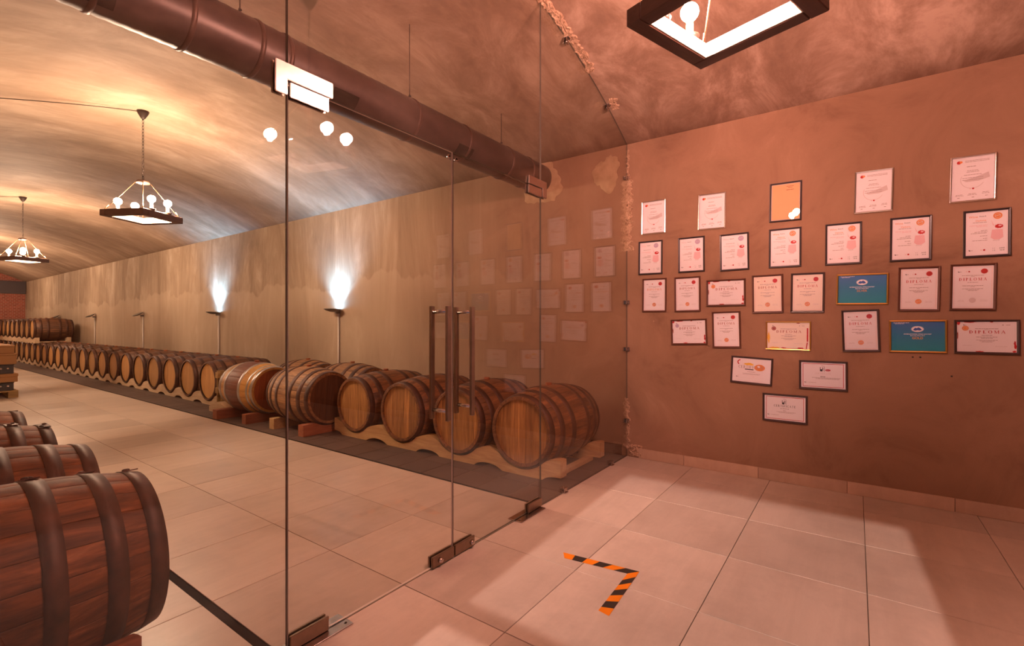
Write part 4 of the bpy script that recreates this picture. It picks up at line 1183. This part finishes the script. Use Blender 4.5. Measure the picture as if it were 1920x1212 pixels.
def contest(label, yc, zc, tilt, word, ink):
    P, w, h = cert(label, yc, zc, .307, .225, tilt, 'frame_gold', .0125, 'paper_blue', 'blue contest certificates', 'round')
    P.lines([(-w + .014, h - .010, .085, .003, 'l'), (-w + .022, h - .016, .05, .003, 'l')], 'ink_white', 7)
    P.disc('emblem_ring', 'ink_white', 0, .050, .0335, 0, 36, .0205); P.ring('emblem_line', 'ink_blue', 0, .050, .0305, .0315, 36, 0, 2 * PI, .60)
    P.add('emblem_sea', [[(-.024, .044), (-.012, .060), (-.004, .056), (.006, .062), (.016, .056), (.024, .044), (.010, .040), (.0, .043), (-.010, .039)]], 'ink_blue')
    P.word('contest_title', 'INTERNATIONAL WINE CONTEST', 'ink_white', 0, .012, .0068, True)
    P.word('contest_title', 'Black Sea Wines 2017', 'ink_white', 0, .002, .0062, True)
    P.word('award_word', word, ink, 0, -.019, .0150, True)
contest('gold framed blue contest certificate reading SILVER', -.036, 1.502, -.9, 'SILVER', 'ink_silver')
contest('gold framed blue contest certificate reading GOLD', -.345, 1.164, .4, 'GOLD', 'ink_gold')
P, w, h = cert('landscape certificate with orange swirl behind the lettering, in the lowest group', .691, .869, .308, .220, -2.6, 'frame_dark', .0135, 'paper', 'landscape certificates of the lowest group')
P.ring('swirl', 'ink_red', -.085, .062, .014, .022, 14, PI * .5, PI * 1.35); P.splash('ink_yellow', -.02, .050, .052, .012, 31)
P.disc('swirl', 'ink_orange', .060, .026, .038, 0, 28, .026); P.disc('swirl', 'paper', .052, .034, .012, 0, 20, .008)
P.serif('CERTIFICATE', 'ink_grey', -.004, .014, .023, .18, .185)
P.add('band', [R4(-.048, .003, .016, .010)], 'ink_dark')
P.lines([(0, -.014, .06, .003, 'c'), (0, -.028, .13, .002, 'c'), (0, -.034, .12, .002, 'c')], 'ink_grey', 3)
P.ring('swirl', 'ink_pink', -.04, -.052, .060, .062, 24, 0, 2 * PI, .22); mini_logo(P, -.112, -.058, .9)
def bordered(label, yc, zc, tilt, kind):
    P, w, h = cert(label, yc, zc, .308, .219, tilt, 'frame_dark', .0135, 'paper', 'landscape certificates of the lowest group')
    P.border(w - .013, h - .010, .0035, 'ink_red')
    P.word('logo_word', 'The', 'ink_grey', 0, .066, .009)
    P.add('logo_sketch', [R4(-.018, .032, -.014, .062), R4(-.014, .030, -.002, .046), R4(.003, .034, .005, .058), R4(-.004, .040, .000, .060), R4(.009, .028, .011, .066)], 'ink_dark')
    if kind == 0:
        P.disc('red_oval', 'ink_red', .032, .040, .017, 0, 24, .0075); P.lines([(.03, .039, .02, .002, 'c')], 'ink_pink', 2)
        P.serif('CERTIFICATE', 'ink_faint', 0, .008, .012, .3, .10)
        P.lines([(0, -.012, .03, .004, 'c')], 'ink_dark', 4)
        P.lines([(.02, -.020, .18, .0028, 'c'), (.03, -.027, .15, .0028, 'c')], 'ink_grey', 4)
    else:
        P.serif('CERTIFICATE', 'ink_dark', 0, .008, .017, .35, .150)
        P.disc('dot', 'ink_dark', -.024, -.004, .0028); P.disc('dot', 'ink_dark', .024, -.004, .0028)
        P.lines([(0, -.006, .03, .004, 'c'), (0, -.022, .02, .004, 'c'), (.01, -.031, .13, .0025, 'c'), (.01, -.037, .10, .002, 'c')], 'ink_grey', 6)
    mini_logo(P, -w + .024, -.058, .95); P.lines([(-w + .05, -.058, .05, .0025, 'l')], 'ink_grey', 8)
bordered('landscape certificate with red border and small red oval beside its logo', .202, .860, .2, 0)
bordered('landscape certificate with red border hanging lowest on the wall', .454, .585, -.2, 1)
